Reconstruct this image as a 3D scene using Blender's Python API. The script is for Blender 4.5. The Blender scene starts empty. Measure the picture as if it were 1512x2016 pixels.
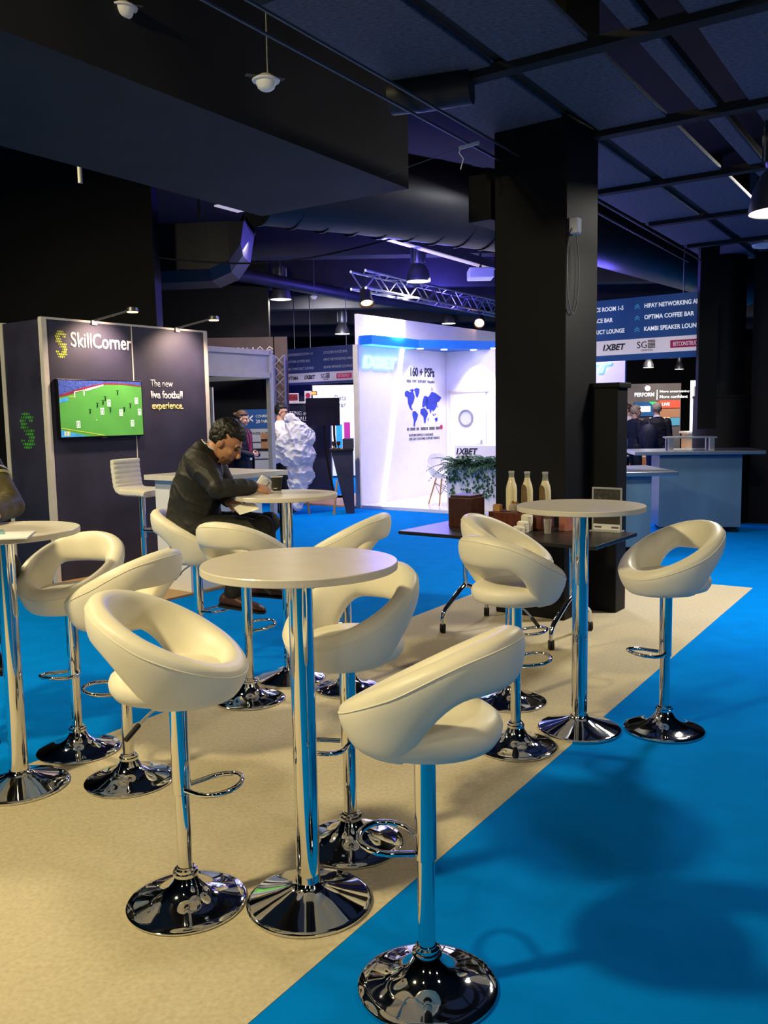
import bpy, bmesh, math, random
from mathutils import Vector, Matrix, noise
rnd = random.Random(7)
PI = math.pi
sc = bpy.context.scene
C = sc.collection

# ------------------------------------------------------------------ camera
cd = bpy.data.cameras.new('camera')
cam = bpy.data.objects.new('camera', cd); C.objects.link(cam)
cd.sensor_fit = 'VERTICAL'; cd.sensor_height = 36; cd.lens = 30.497; cd.clip_end = 200
pt, rl = math.radians(6.323), math.radians(1.031)
Xw = Vector((1, 0, 0)); Dw = Vector((0, -math.sin(pt), -math.cos(pt))); Fw = Vector((0, math.cos(pt), -math.sin(pt)))
rt = math.cos(rl)*Xw + math.sin(rl)*Dw
dn = -math.sin(rl)*Xw + math.cos(rl)*Dw
m = Matrix.Identity(4)
for i, c in enumerate((rt, -dn, -Fw)):
    for j in range(3): m[j][i] = c[j]
m.translation = (0, 0, 1.5416)
cam.matrix_world = m
sc.camera = cam

# ------------------------------------------------------------------ world, exposure, large lights
sc.view_settings.view_transform = 'Standard'; sc.view_settings.look = 'None'
sc.view_settings.gamma = 1; sc.view_settings.use_curve_mapping = False
sc.view_settings.exposure = 0.0
w = bpy.data.worlds.new('world'); sc.world = w; w.use_nodes = True
w.node_tree.nodes['Background'].inputs[0].default_value = (.35, .4, .8, 1)
w.node_tree.nodes['Background'].inputs[1].default_value = 0.012

def area(name, loc, aim, size, energy, col, spread=180, parent=None):
    l = bpy.data.lights.new(name, 'AREA'); l.shape = 'DISK'; l.size = size
    l.energy = energy; l.color = col; l.spread = math.radians(spread)
    o = bpy.data.objects.new(name, l); C.objects.link(o); o.location = loc
    o.rotation_euler = (Vector(aim)-Vector(loc)).to_track_quat('-Z', 'Y').to_euler()
    if parent: o.parent = parent; o.location = Vector(loc)-parent.location
    return o
def point(name, loc, energy, col, r=.1):
    l = bpy.data.lights.new(name, 'POINT'); l.energy = energy; l.color = col; l.shadow_soft_size = r
    o = bpy.data.objects.new(name, l); C.objects.link(o); o.location = loc
    return o
def spot(name, loc, aim, energy, col, ang=60, blend=.4, r=.05):
    l = bpy.data.lights.new(name, 'SPOT'); l.energy = energy; l.color = col; l.spot_size = math.radians(ang)
    l.spot_blend = blend; l.shadow_soft_size = r
    o = bpy.data.objects.new(name, l); C.objects.link(o); o.location = loc
    o.rotation_euler = (Vector(aim)-Vector(loc)).to_track_quat('-Z', 'Y').to_euler()
    return o
WARM = (1, .85, .52)
# unseen hall lights: keys read from floor shadows, some added only as fill
area('hall_key_fill_light', (-1.0, -.35, 4.3), (-1.0, .6, 0), .34, 128, WARM)
area('hall_key_fill_light', (1.6, -4.2, 4.2), (1.6, -4.0, 0), .42, 60, WARM)  # added behind the camera so the chrome reflects a lit floor
area('hall_key_fill_light', (-3.2, -4.2, 4.2), (-3.0, -4.0, 0), .42, 60, WARM)  # likewise added to light the floor behind the camera
area('hall_key_fill_light', (6.2, -1.8, 4.2), (6, -1.6, 0), .42, 60, (1, .9, .75))  # also added for the floor behind, on the right
area('hall_key_fill_light', (-3.1, 1.3, 4.1), (-2.2, 2.2, 0), .34, 240, (1, .83, .44))
area('hall_key_fill_light', (-4.0, 5.6, 4.1), (-3.2, 5.8, 0), .42, 170, WARM)
area('hall_key_fill_light', (3.4, .6, 4.2), (2.6, 2.4, 0), .42, 36, (1, .9, .72))  # unseen fill light from the right
area('hall_key_fill_light', (4.0, 8.9, 3.9), (3.2, 8, 0), .45, 75, (1, .93, .82))
area('hall_key_fill_light', (1.62, 9.5, 4.0), (1.2, 8.8, 0), .4, 60, (.95, .95, 1))  # unseen, added for the middle carpet and kept behind the column
# blue wash that the lit stand throws on the ceiling
point('blue_wash_light', (1.1, 17.3, 3.6), 330, (.13, .10, 1), .3)
point('blue_wash_light', (.2, 13.0, 3.6), 120, (.13, .10, 1), .3)
point('blue_wash_light', (3.2, 12.9, 3.1), 55, (.13, .10, 1), .3)
point('blue_wash_light', (1.6, 9.0, 3.0), 6, (.2, .16, 1), .3)
# unseen fill lights added for the far stands, people and plastic bundle
area('far_fill_light', (7.5, 22, 4), (7.5, 23, 0), 1.5, 420, (1, .88, .72))
area('far_fill_light', (4.4, 14.9, 3.9), (4.8, 16.0, 0), .5, 90, (.9, .86, 1))
area('far_fill_light', (-1.7, 11.2, 3.7), (-1.9, 12.0, 2.3), .3, 32, (1, .88, .72))
area('far_fill_light', (-1.2, 20, 4), (-1, 21.5, 1), 1.2, 220, (1, .97, 1))
area('far_fill_light', (-1.7, 12.5, 3.7), (-1.6, 13.5, .8), .5, 120, (1, .9, .78))

# ------------------------------------------------------------------ helpers
def hexc(h):
    h = h.lstrip('#'); out = []
    for i in (0, 2, 4):
        c = int(h[i:i+2], 16)/255
        out.append(c/12.92 if c <= .04045 else ((c+.055)/1.055)**2.4)
    return tuple(out)
MATS = {}
def mat(name, col, rough=.5, metal=0, nz=(40, .06), bump=None, emit=0, trans=0, ior=1.45, alpha=1, coat=0, stretch=None, spec=.5, ecol=None):
    if name in MATS: return MATS[name]
    mt = bpy.data.materials.new(name); mt.use_nodes = True; MATS[name] = mt
    nt = mt.node_tree; b = nt.nodes['Principled BSDF']
    c = hexc(col) if isinstance(col, str) else col
    b.inputs['Roughness'].default_value = rough; b.inputs['Metallic'].default_value = metal
    b.inputs['IOR'].default_value = ior; b.inputs['Transmission Weight'].default_value = trans
    b.inputs['Alpha'].default_value = alpha; b.inputs['Coat Weight'].default_value = coat
    b.inputs['Specular IOR Level'].default_value = spec
    tc = nt.nodes.new('ShaderNodeTexCoord'); mp = nt.nodes.new('ShaderNodeMapping')
    nt.links.new(tc.outputs['Object'], mp.inputs[0])
    if stretch: mp.inputs['Scale'].default_value = stretch
    n = nt.nodes.new('ShaderNodeTexNoise'); n.inputs['Scale'].default_value = nz[0]; n.inputs['Detail'].default_value = 4
    nt.links.new(mp.outputs[0], n.inputs['Vector'])
    r = nt.nodes.new('ShaderNodeValToRGB')
    lo = tuple(max(0, x*(1-nz[1]*1.5)) for x in c); hi = tuple(min(1, x*(1+nz[1]*1.5)) for x in c)
    r.color_ramp.elements[0].color = (*lo, 1); r.color_ramp.elements[1].color = (*hi, 1)
    r.color_ramp.elements[0].position = .3; r.color_ramp.elements[1].position = .7
    nt.links.new(n.outputs['Fac'], r.inputs[0]); nt.links.new(r.outputs[0], b.inputs['Base Color'])
    if bump:
        n2 = nt.nodes.new('ShaderNodeTexNoise'); n2.inputs['Scale'].default_value = bump[0]; n2.inputs['Detail'].default_value = 3
        nt.links.new(mp.outputs[0], n2.inputs['Vector'])
        bp = nt.nodes.new('ShaderNodeBump'); bp.inputs['Strength'].default_value = bump[1]; bp.inputs['Distance'].default_value = bump[2] if len(bump) > 2 else .002
        nt.links.new(n2.outputs['Fac'], bp.inputs['Height']); nt.links.new(bp.outputs[0], b.inputs['Normal'])
    if emit:
        b.inputs['Emission Strength'].default_value = emit
        e = hexc(ecol) if ecol else c
        b.inputs['Emission Color'].default_value = (*e, 1)
    return mt

LEATHER = mat('cream_leatherette', '#e8e1cd', .43, nz=(6, .03), bump=(160, .18, .0012))
CHROME = mat('chrome', '#e2e2e4', .045, 1, nz=(3, .01))
STEEL = mat('brushed_steel', '#b9bcc2', .28, 1, nz=(30, .06), stretch=(1, 30, 1))
LAMIN = mat('cream_laminate', '#ddd5c9', .27, nz=(12, .02))
LAMEDGE = mat('cream_edge_band', '#d8cfc0', .45, nz=(12, .02))
BLUE = mat('blue_carpet', '#0074cc', .95, nz=(5, .05), bump=(700, .3, .002), spec=.02)
BEIGE = mat('beige_carpet', '#b6ab92', .95, nz=(60, .07), bump=(600, .25, .002), spec=.1)
BLACK = mat('black_paint', '#0a0a0c', .65, nz=(5, .15), spec=.25)
COLP = mat('black_column_paint', '#0b0b0f', .55, nz=(4, .1), bump=(60, .1), spec=.25)
CEIL = mat('black_ceiling_paint', '#1b1b1f', .85, nz=(3, .2))
SOFF = mat('dark_soffit_paint', '#26262b', .8, nz=(2, .15))
DUCT = mat('dark_duct_metal', '#24242c', .5, .3, nz=(3, .15))
TILE = mat('perforated_ceiling_panel', '#54566a', .8, nz=(30, .3), bump=(90, .6, .01), stretch=(1, 3, 1))
GREYM = mat('grey_metal', '#6f7178', .4, .8, nz=(10, .05))
ALU = mat('aluminium_profile', '#cbc5b8', .45, .1, nz=(10, .04))
WHITE = mat('white_panel', '#e8e6ea', .5, nz=(8, .015))
WGLOSS = mat('white_gloss_floor', '#ecebee', .15, nz=(8, .01))
NAVY = mat('navy_panel', '#2b2a3c', .55, nz=(2.2, .25))
DKTXT = mat('navy_print', '#1c2140', .5, nz=(20, .05))
WTXT = mat('white_print', '#f2f0ea', .5, nz=(20, .02))
YTXT = mat('pale_yellow_print', '#e9e08a', .5, nz=(20, .04))
GDOT = mat('green_yellow_print', '#b9c63e', .5, nz=(9, .25))
DGDOT = mat('dark_green_print', '#3f8a3a', .5, nz=(9, .3))
OAK = mat('oak_laminate_floor', '#a98456', .4, nz=(9, .22), stretch=(1, 14, 1))
LWOOD = mat('beech_wood', '#b98c56', .5, nz=(14, .15), stretch=(1, 1, .1))
DWOOD = mat('dark_stained_wood', '#3c1c14', .4, nz=(10, .25), stretch=(1, 8, 1))
DTOP = mat('black_oak_laminate', '#1d1817', .32, nz=(12, .25), stretch=(1, 14, 1))
RUB = mat('black_rubber', '#131313', .7, nz=(20, .1))
LENS = mat('lit_lamp_lens', '#fff2d8', .5, emit=9, nz=(4, .01))
LENSW = mat('lit_warm_spot', '#ffb469', .5, emit=14, nz=(4, .01))
LEDW = mat('white_led', '#e8ecff', .5, emit=5, nz=(4, .01))
LEDB = mat('blue_white_led', '#6aa6ff', .5, emit=5, nz=(4, .01))
CYAN = mat('cyan_canopy', '#0d68c8', .4, nz=(5, .04))
BSIGN = mat('blue_sign_vinyl', '#1c4f8f', .5, nz=(2, .12), emit=.12, ecol='#1c4f8f')  # vinyl with a glow added, the sign itself is no lamp
PINKW = mat('pale_pink_sign', '#efe2e4', .5, nz=(6, .02), emit=.25)  # printed strip, brightened by an added glow
STXT = mat('white_sign_print', '#f4f4f6', .5, nz=(20, .02), emit=.5)  # lettering given a glow to look lit
CRIM = mat('crimson_print', '#a3174f', .5, nz=(9, .05), emit=.2)
MAPB = mat('blue_map_print', '#1f39b4', .5, nz=(20, .2))

class MB:
    """collects shapes, builds ONE mesh object"""
    def __init__(s, M=None): s.v, s.f, s.mi, s.sm = [], [], [], []; s.M = M or Matrix.Identity(4)
    def add(s, vs, fs, mi=0, smooth=False):
        o = len(s.v); s.v += [s.M @ Vector(p) for p in vs]
        for f in fs: s.f.append([i+o for i in f]); s.mi.append(mi); s.sm.append(smooth)
        return s
    def box(s, x0, x1, y0, y1, z0, z1, mi=0, M=None):
        vs = [Vector((x, y, z)) for z in (z0, z1) for y in (y0, y1) for x in (x0, x1)]
        if M: vs = [M @ p for p in vs]
        return s.add(vs, [(0, 2, 3, 1), (4, 5, 7, 6), (0, 1, 5, 4), (2, 6, 7, 3), (0, 4, 6, 2), (1, 3, 7, 5)], mi)
    def bar(s, a, b, wx, wy=None, mi=0, up=(0, 0, 1)):
        a, b = Vector(a), Vector(b); d = (b-a); L = d.length; d.normalize(); u = Vector(up)
        if abs(d.dot(u)) > .98: u = Vector((0, 1, 0))
        sd = d.cross(u).normalized(); u = sd.cross(d); wy = wy or wx
        M = Matrix((( d.x, sd.x, u.x, a.x), (d.y, sd.y, u.y, a.y), (d.z, sd.z, u.z, a.z), (0, 0, 0, 1)))
        return s.box(0, L, -wx/2, wx/2, -wy/2, wy/2, mi, M)
    def loft(s, rings, closed=False, cap=True, mi=0, smooth=True):
        n = len(rings[0]); vs = [p for r in rings for p in r]; fs = []
        k = len(rings)
        for i in range(k if closed else k-1):
            a, b = i*n, ((i+1) % k)*n
            for j in range(n): fs.append((a+j, a+(j+1) % n, b+(j+1) % n, b+j))
        if cap and not closed:
            fs.append(tuple(range(n-1, -1, -1))); fs.append(tuple((k-1)*n+j for j in range(n)))
        return s.add(vs, fs, mi, smooth)
    def tube(s, pts, r, n=12, closed=False, mi=0, cap=True):
        pts = [Vector(p) for p in pts]; k = len(pts); rs = r if isinstance(r, (list, tuple)) else [r]*k
        prev = None; rings = []
        for i, p in enumerate(pts):
            a = pts[(i-1) % k] if (closed or i) else p; b = pts[(i+1) % k] if (closed or i < k-1) else p
            d = (b-a).normalized()
            if prev is None:
                u = Vector((0, 0, 1)) if abs(d.z) < .9 else Vector((1, 0, 0)); u = (u-d*u.dot(d)).normalized()
            else: u = (prev-d*prev.dot(d)).normalized()
            prev = u; q = d.cross(u)
            rings.append([p+rs[i]*(math.cos(t)*u+math.sin(t)*q) for t in [2*PI*j/n for j in range(n)]])
        return s.loft(rings, closed, cap, mi)
    def lathe(s, prof, c=(0, 0, 0), n=48, mi=0, cap=True, M=None):
        c = Vector(c); rings = []
        for r, z in prof:
            ring = [Vector((r*math.cos(2*PI*j/n), r*math.sin(2*PI*j/n), z)) for j in range(n)]
            rings.append([(M @ p if M else p)+c for p in ring])
        return s.loft(rings, False, cap, mi)
    def ball(s, c, r, n=16, mi=0, M=None):
        rr = Vector(r) if hasattr(r, '__len__') else Vector((r, r, r)); rings = []
        k = max(6, n//2)
        for i in range(k+1):
            th = PI*i/k; q = max(math.sin(th), .02)
            ring = []
            for j in range(n):
                p = Vector((rr.x*q*math.cos(2*PI*j/n), rr.y*q*math.sin(2*PI*j/n), -rr.z*math.cos(th)))
                ring.append((M @ p if M else p)+Vector(c))
            rings.append(ring)
        return s.loft(rings, False, True, mi)
    def prism(s, poly, a, b, mi=0):
        """poly: list of 3D points, extruded from offset a to offset b (vectors)"""
        n = len(poly); a, b = Vector(a), Vector(b)
        vs = [Vector(p)+a for p in poly]+[Vector(p)+b for p in poly]
        return s.add(vs, [tuple(range(n-1, -1, -1)), tuple(range(n, 2*n))]+[(j, (j+1) % n, n+(j+1) % n, n+j) for j in range(n)], mi)
    def build(s, name, m, parent=None, bevel=0, world=False, sub=0):
        me = bpy.data.meshes.new(name)
        off = wl(parent) if world else Vector((0, 0, 0))
        me.from_pydata([p-off for p in s.v], [], s.f); 
        ms = m if isinstance(m, (list, tuple)) else [m]
        for q in ms: me.materials.append(q)
        for p, i, sm in zip(me.polygons, s.mi, s.sm): p.material_index = i; p.use_smooth = sm
        bm = bmesh.new(); bm.from_mesh(me); bmesh.ops.recalc_face_normals(bm, faces=bm.faces); bm.to_mesh(me); bm.free()
        if any(s.sm): me.set_sharp_from_angle(angle=math.radians(38))
        o = bpy.data.objects.new(name, me); C.objects.link(o)
        if parent: o.parent = parent
        if bevel:
            b = o.modifiers.new('bevel', 'BEVEL'); b.width = bevel; b.segments = 2; b.limit_method = 'ANGLE'; b.angle_limit = .7
        if sub:
            b = o.modifiers.new('sub', 'SUBSURF'); b.levels = sub; b.render_levels = sub
        return o
def wl(p):
    v = Vector((0, 0, 0))
    while p: v += p.location; p = p.parent
    return v
def tag(o, label=None, cat=None, group=None, kind=None):
    if label: o['label'] = label
    if cat: o['category'] = cat
    if group: o['group'] = group
    if kind: o['kind'] = kind
    return o
def thing(name, label, cat, loc=(0, 0, 0), rz=0, group=None):
    o = bpy.data.objects.new(name, None); o.empty_display_size = .1; C.objects.link(o)
    o.location = loc; o.rotation_euler = (0, 0, rz)
    return tag(o, label, cat, group)
def dup(root, loc, rz, label, group=None):
    r = root.copy(); C.objects.link(r); r.location = loc; r.rotation_euler = (0, 0, rz); r['label'] = label
    if group: r['group'] = group
    for ch in list(root.children):
        if ch.type == 'LIGHT': continue
        c = ch.copy(); C.objects.link(c); c.parent = r
        for g in ch.children:
            d = g.copy(); C.objects.link(d); d.parent = c
    return r
def struct(name, mb, m, bevel=0):
    return tag(mb.build(name, m, bevel=bevel), kind='structure')
def text(body, parent, m, org, right, w, h, bold=.0, name='lettering', depth=.003, up=(0, 0, 1), shear=0):
    cu = bpy.data.curves.new('t', 'FONT'); cu.body = body; cu.size = 1; cu.offset = bold; cu.resolution_u = 3; cu.shear = shear
    cu.space_line = .95
    o = bpy.data.objects.new('t', cu); C.objects.link(o)
    dg = bpy.context.evaluated_depsgraph_get(); me = bpy.data.meshes.new_from_object(o.evaluated_get(dg))
    bpy.data.objects.remove(o)
    xs = [v.co.x for v in me.vertices]; ys = [v.co.y for v in me.vertices]
    x0, x1, y0, y1 = min(xs), max(xs), min(ys), max(ys)
    rt = Vector(right).normalized(); up = Vector(up).normalized(); nn = rt.cross(up); org = Vector(org)-wl(parent)
    bm = bmesh.new(); bm.from_mesh(me)
    bmesh.ops.remove_doubles(bm, verts=bm.verts, dist=1e-5)
    for v in bm.verts:
        v.co = org+rt*((v.co.x-x0)/(x1-x0)*w)+up*((v.co.y-y0)/(y1-y0)*h)+nn*depth*.3
    g = bmesh.ops.extrude_face_region(bm, geom=bm.faces[:])
    for e in g['geom']:
        if isinstance(e, bmesh.types.BMVert): e.co += nn*depth
    bmesh.ops.recalc_face_normals(bm, faces=bm.faces)
    bm.to_mesh(me); bm.free()
    me.materials.clear(); me.materials.append(m)
    for p in me.polygons: p.material_index = 0
    r = bpy.data.objects.new(name, me); C.objects.link(r); r.parent = parent
    return r
def fused(name, mb, m, parent=None, voxel=.006, it=4, world=True):
    """closed shapes merged into one continuous surface"""
    o = mb.build(name, m, parent, world=world)
    r = o.modifiers.new('r', 'REMESH'); r.mode = 'VOXEL'; r.voxel_size = voxel
    if it:
        q = o.modifiers.new('s', 'SMOOTH'); q.factor = .5; q.iterations = it
    dg = bpy.context.evaluated_depsgraph_get(); me = bpy.data.meshes.new_from_object(o.evaluated_get(dg))
    o.modifiers.clear(); o.data = me
    me.materials.clear(); me.materials.append(m)
    for p in me.polygons: p.use_smooth = True; p.material_index = 0
    return o

WA = math.radians(53.252)                     # the stands' direction
MU = Matrix.Rotation(WA, 4, 'Z')
MC = Matrix.Rotation(math.radians(56.3), 4, 'Z')   # carpet strip and ceiling grid
U = MU @ Vector((1, 0, 0)); V = MU @ Vector((0, 1, 0)); UP = Vector((0, 0, 1))
def P(u, v, z=0): return MU @ Vector((u, v, z))
def Q(u, v, z=0): return MC @ Vector((u, v, z))

# ------------------------------------------------------------------ the setting
struct('floor', MB().box(-14, 20, -8, 34, -.1, 0), BLUE)
tag(MB(MC).box(-6, 7.93, 1.455, 3.46, 0, .0015).build('carpet_runner', BEIGE), 'long beige carpet strip laid diagonally across the blue floor', 'carpet')
struct('ceiling', MB().box(-14, 20, -8, 34, 4.7, 4.8), CEIL)
struct('wall_back', MB().box(-14, 20, 33.8, 34, 0, 4.7), BLACK)
struct('wall_front', MB().box(-14, 20, -8, -7.8, 0, 4.7), BLACK)
struct('wall_left', MB().box(-14, -13.8, -8, 34, 0, 4.7), BLACK)
struct('wall_right', MB().box(19.8, 20, -8, 34, 0, 4.7), BLACK)
struct('wall_partition_left', MB().box(-9, -2.66, 10.5, 10.8, 0, 4.7), BLACK)
struct('wall_partition_right', MB(MU).box(12.4, 12.7, -3, 3.06, 0, 4.7), COLP)
struct('wall_partition_middle', MB().box(-6.5, -2.05, 16.2, 16.4, 0, 4.7), BLACK)

# soffit and ceiling grid
struct('trim_soffit', MB(MC).box(1.0, 6.3, 3.9, 5.5, 3.4, 4.7), SOFF)
mb = MB(MC)
struct('trim_beam', MB(MC).box(-2, 14, .2, .75, 3.75, 4.7), CEIL)
for a, (u0, u1) in enumerate(((2.0, 3.35), (3.45, 4.9), (5.0, 6.45), (6.55, 8.1), (8.2, 9.8), (9.9, 11.4), (11.5, 13))):
    for b, (v0, v1) in enumerate(((2.44, 3.05), (1.84, 2.34), (1.5, 1.62), (.85, 1.3))):
        if a == 0 and b > 2: continue
        tag(MB(MC).box(u0, u1, v0, v1, 3.6, 3.64).build('trim_ceiling_panel', TILE, bevel=.01), kind='structure')
for u in (3.4, 4.95, 6.5, 8.15, 9.85, 11.45):
    tag(MB(MC).box(u-.05, u+.05, .4, 2.98, 3.56, 3.62).build('trim_cross_bar', CEIL), kind='structure')
for v in (1.56, 2.39):
    tag(MB(MC).box(1.5, 13, v-.05, v+.05, 3.64, 3.7).build('trim_runner_bar', CEIL), kind='structure')

# black square column with its lower casing, round column, both building structure
struct('trim_column', MB(MU).box(5.86, 6.42, 2.72, 3.3, 0, 4.7), COLP, .01)
struct('trim_column_casing', MB(MU).box(6.30, 6.5, 2.5, 2.72, 0, 1.74).box(6.28, 6.52, 2.48, 2.74, 1.72, 1.76), COLP, .008)
mb = MB().lathe([(.297, 1.6), (.297, 4.7)], (4.69, 12.1, 0), 48)
struct('trim_round_column', mb, COLP)
mb = MB().lathe([(.41, 0), (.41, 1.70), (.42, 1.705), (.42, 1.735), (.297, 1.745)], (4.74, 12.1, 0), 48)
struct('trim_round_column_casing', mb, COLP)
struct('trim_round_column_side', MB().box(4.06, 4.3, 11.24, 11.33, 1.3, 4.7), BLACK)

# ducts, pipes, cable rails
mb = MB().tube([(-1.2, 9.2, 3.98), (-.2, 9.75, 3.98), (1.25, 10.75, 3.98), (3.1, 12.2, 3.98), (5.3, 14.9, 3.98), (7, 17, 3.98)], .46, 28)
for k in range(9):
    t = k/8; a = Vector((-1.2, 9.2, 3.98)).lerp(Vector((1.25, 10.75, 3.98)), t); d = Vector((.85, .53, 0))
    mb.tube([a-d*.015, a+d*.015], .475, 28)
tag(mb.build('ventilation_duct', DUCT), 'big round dark ventilation duct running behind the black column under the ceiling', 'duct')
mb = MB().tube([(.10, 5.72, 3.54), (.3, 5.64, 3.53), (.58, 5.55, 3.54)], .11, 20)
tag(mb.build('ventilation_duct', DUCT), 'short round duct with purple-lit underside above left of the black column', 'duct')
mb = MB()
prof = [(-1.15, 3.3, 1), (-1.0, 3.25, 1)]
mb.loft([[Vector((x, y+dy, z)) for dy, z in ((-.45, 3.95), (.45, 3.95), (.45, z0+.12), (.3, z0), (-.3, z0), (-.45, z0+.12))] for x, y, z0 in
         ((-4.2, 11.6, 3.26), (-2.6, 11.5, 3.26), (-2.1, 11.42, 3.26), (-1.85, 11.4, 3.36), (-1.70, 11.4, 3.56), (-1.64, 11.4, 3.9))], smooth=False)
for x in (-3.2, -2.3): mb.box(x-.02, x+.02, 11.48, 11.5, 3.9, 4.7)
tag(mb.build('ventilation_duct', DUCT, bevel=.02), 'curved dark sheet metal duct elbow hanging left of centre under the ceiling', 'duct')
tag(MB().tube([(-4.1, 13.6, 4.02), (-2.3, 15.6, 4.02), (-.5, 18.4, 4.02), (2.65, 21.9, 4.02)], .12, 16).build('ceiling_pipe', DUCT), 'thick dark pipe running back under the ceiling above the bell lamp', 'pipe')
for k, (v, z) in enumerate(((2.74, 3.4), (2.9, 3.4))):
    mb = MB(MC).tube([(1.5, v, z), (11.5, v+.08, z)], .009, 8)
    tag(mb.build('cable_rail', GREYM), ['thin grey ceiling rail, the right one of the pair', 'thin grey ceiling rail, the left one of the pair'][k], 'rail', 'ceiling cable rails')
# crossing beams in the far ceiling
for k in range(5):
    y = 14.5+3.2*k
    tag(MB().box(-10, 12, y, y+.35, 4.15-.03*k, 4.7).build('trim_ceiling_joist', SOFF), kind='structure')
mb = MB(); t = 0
for k in range(16):
    q = Q(8.0+.3*k, 6.6+.03*math.sin(k), 3.95)
lt = thing('strip_light', 'long white strip light rail slanting under the ceiling left of the column', 'light', Q(10.3, 6.63, 3.9))
MB(MC).box(8.7, 13.4, 6.56, 6.70, 3.93, 4.05).build('housing', GREYM, lt, world=True)
MB(MC).box(8.72, 10.8, 6.58, 6.68, 3.915, 3.93).build('diffuser', mat('dim_strip_diffuser', '#d8cbd8', .5, emit=.55), lt, world=True)
MB(MC).box(11.0, 13.3, 6.58, 6.68, 3.915, 3.93).build('diffuser', MATS['dim_strip_diffuser'], lt, world=True)
lt = thing('strip_light', 'short pale strip light tucked under the dark soffit', 'light', Q(7.4, 7.0, 3.9))
MB(MC).box(7.35, 7.75, 6.98, 7.14, 3.93, 4.0).build('housing', GREYM, lt, world=True)
MB(MC).box(7.36, 7.74, 6.99, 7.13, 3.915, 3.93).build('diffuser', MATS['dim_strip_diffuser'], lt, world=True)
lt = thing('projector', 'pale ceiling projector hung on the strip light rail', 'projector', (1.62, 14.3, 3.75))
MB().box(1.42, 1.82, 14.1, 14.5, 3.7, 3.86).build('body', WHITE, lt, .02, world=True)
MB().bar((1.62, 14.3, 3.86), (1.62, 14.3, 4.7), .04).build('bracket', GREYM, lt, world=True)

# ------------------------------------------------------------------ lamps
def pendant(loc, s, label, group, rod=.5, energy=0, col=(1, .9, .75), ribs=True):
    rod = 4.7-loc[2]-.58*s
    t = thing('pendant_lamp', label, 'lamp', loc, 0, group)
    pr = [(.20, 0), (.195, .05), (.175, .14), (.14, .22), (.10, .27), (.085, .285)]
    pr2 = [(.08, .28), (.095, .265), (.135, .215), (.17, .135), (.19, .05), (.196, 0)]
    MB().lathe([(r*s, z*s) for r, z in pr+pr2], n=40, cap=False).build('reflector', GREYM, t)
    MB().lathe([(.001, .006*s), (.19*s, .006*s), (.19*s, .012*s), (.001, .012*s)], n=32).build('lens', LENS, t)
    mb = MB().lathe([(.095*s, .28*s), (.105*s, .3*s), (.105*s, .58*s), (.09*s, .6*s)], n=24)
    if ribs:
        for k in range(12):
            a = 2*PI*k/12
            mb.box(.095*s, .125*s, -.008*s, .008*s, .31*s, .57*s, 0, Matrix.Rotation(a, 4, 'Z'))
    mb.build('housing', GREYM, t)
    MB().tube([(0, 0, .58*s), (0, 0, .58*s+rod)], .012, 8).build('hanger', GREYM, t)
    if energy: area('lamp_light', Vector(loc)+Vector((0, 0, -.02)), Vector(loc)+Vector((0, 0, -3)), .36*s, energy, col, 165, t)
    return t
pendant((2.93, 6.5, 2.96), 1.15, 'big bell pendant lamp cut by the right edge of the photo', 'bell pendant lamps', 1.0, 95, (1, .93, .80))
pendant((.63, 14.5, 3.71), 1.0, 'ribbed bell pendant lamp under the strip light, left of the column', 'bell pendant lamps', .4, 45)
pendant((-1.86, 16.6, 3.74), 1.0, 'glowing bell pendant lamp beside the white dome, above the woman', 'bell pendant lamps', .3, 40)
pendant((-4.62, 19, 3.78), 1.0, 'small bell pendant lamp half hidden by the black wall edge on the left', 'bell pendant lamps', .3, 0)
pendant((-1.0, 23, 3.68), 1.0, 'small bell pendant lamp just left of the bright booth wall top', 'bell pendant lamps', .3, 0)
pendant((1.85, 24, 4.0), .95, 'small bell pendant lamp peeping above the grey end of the booth wall', 'bell pendant lamps', .2, 0)
for (x, y, z), lb in zip(((7.3, 24, 2.72), (8.9, 27, 3.15), (9.5, 28, 2.85)), ('seen left in the gap under the blue sign', 'highest one seen in the gap under the blue sign', 'seen lowest and rightmost in the gap under the blue sign')):
    pendant((x, y, z), .75, 'far small pendant lamp, '+lb, 'far pendant lamps', 1.2, 0, ribs=False)
t = thing('ceiling_spot', 'round white disc light with a bright bulb under the right ceiling', 'light', (4.75, 10.9, 3.5))
MB().lathe([(.02, .0), (.17, .02), (.18, .04), (.02, .05)], n=32).build('disc', WHITE, t)
MB().ball((.03, 0, .13), .045).build('bulb', LENS, t)
MB().tube([(0, 0, .04), (0, 0, 1.2)], .012, 8).build('hanger', GREYM, t)

DOME = mat('frosted_white_dome', '#d9d6d2', .5, nz=(6, .02), emit=.1)
for (x, y, z, lb) in ((-.606, 5.0, 3.33, 'white dome speaker hanging on a bracket under the dark ceiling'), (-1.37, 5.0, 3.72, 'white dome speaker cut by the top edge of the photo'), (-1.2, 16, 3.65, 'tiny white dome beside the glowing bell pendant lamp')):
    t = thing('dome_speaker', lb, 'speaker', (x, y, z), 0, 'white dome speakers')
    MB().lathe([(.012, 0), (.03, .003), (.045, .014), (.054, .035), (.056, .05)], n=32).build('dome', DOME, t)
    MB().lathe([(.055, .05), (.074, .048), (.077, .055), (.06, .066), (.03, .085)], n=32).build('rim', WHITE, t)
    mb = MB()
    if y < 9:
        mb.bar((-.11, -.03, .072), (.09, .05, .072), .007).bar((-.10, -.05, .072), (.10, .03, .072), .007)
    mb.build('bracket', GREYM, t) if mb.v else None
    MB().tube([(.012, 0, .08), (.012, 0, 4.7-z)], .006, 8).build('hanger', GREYM, t)

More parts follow.
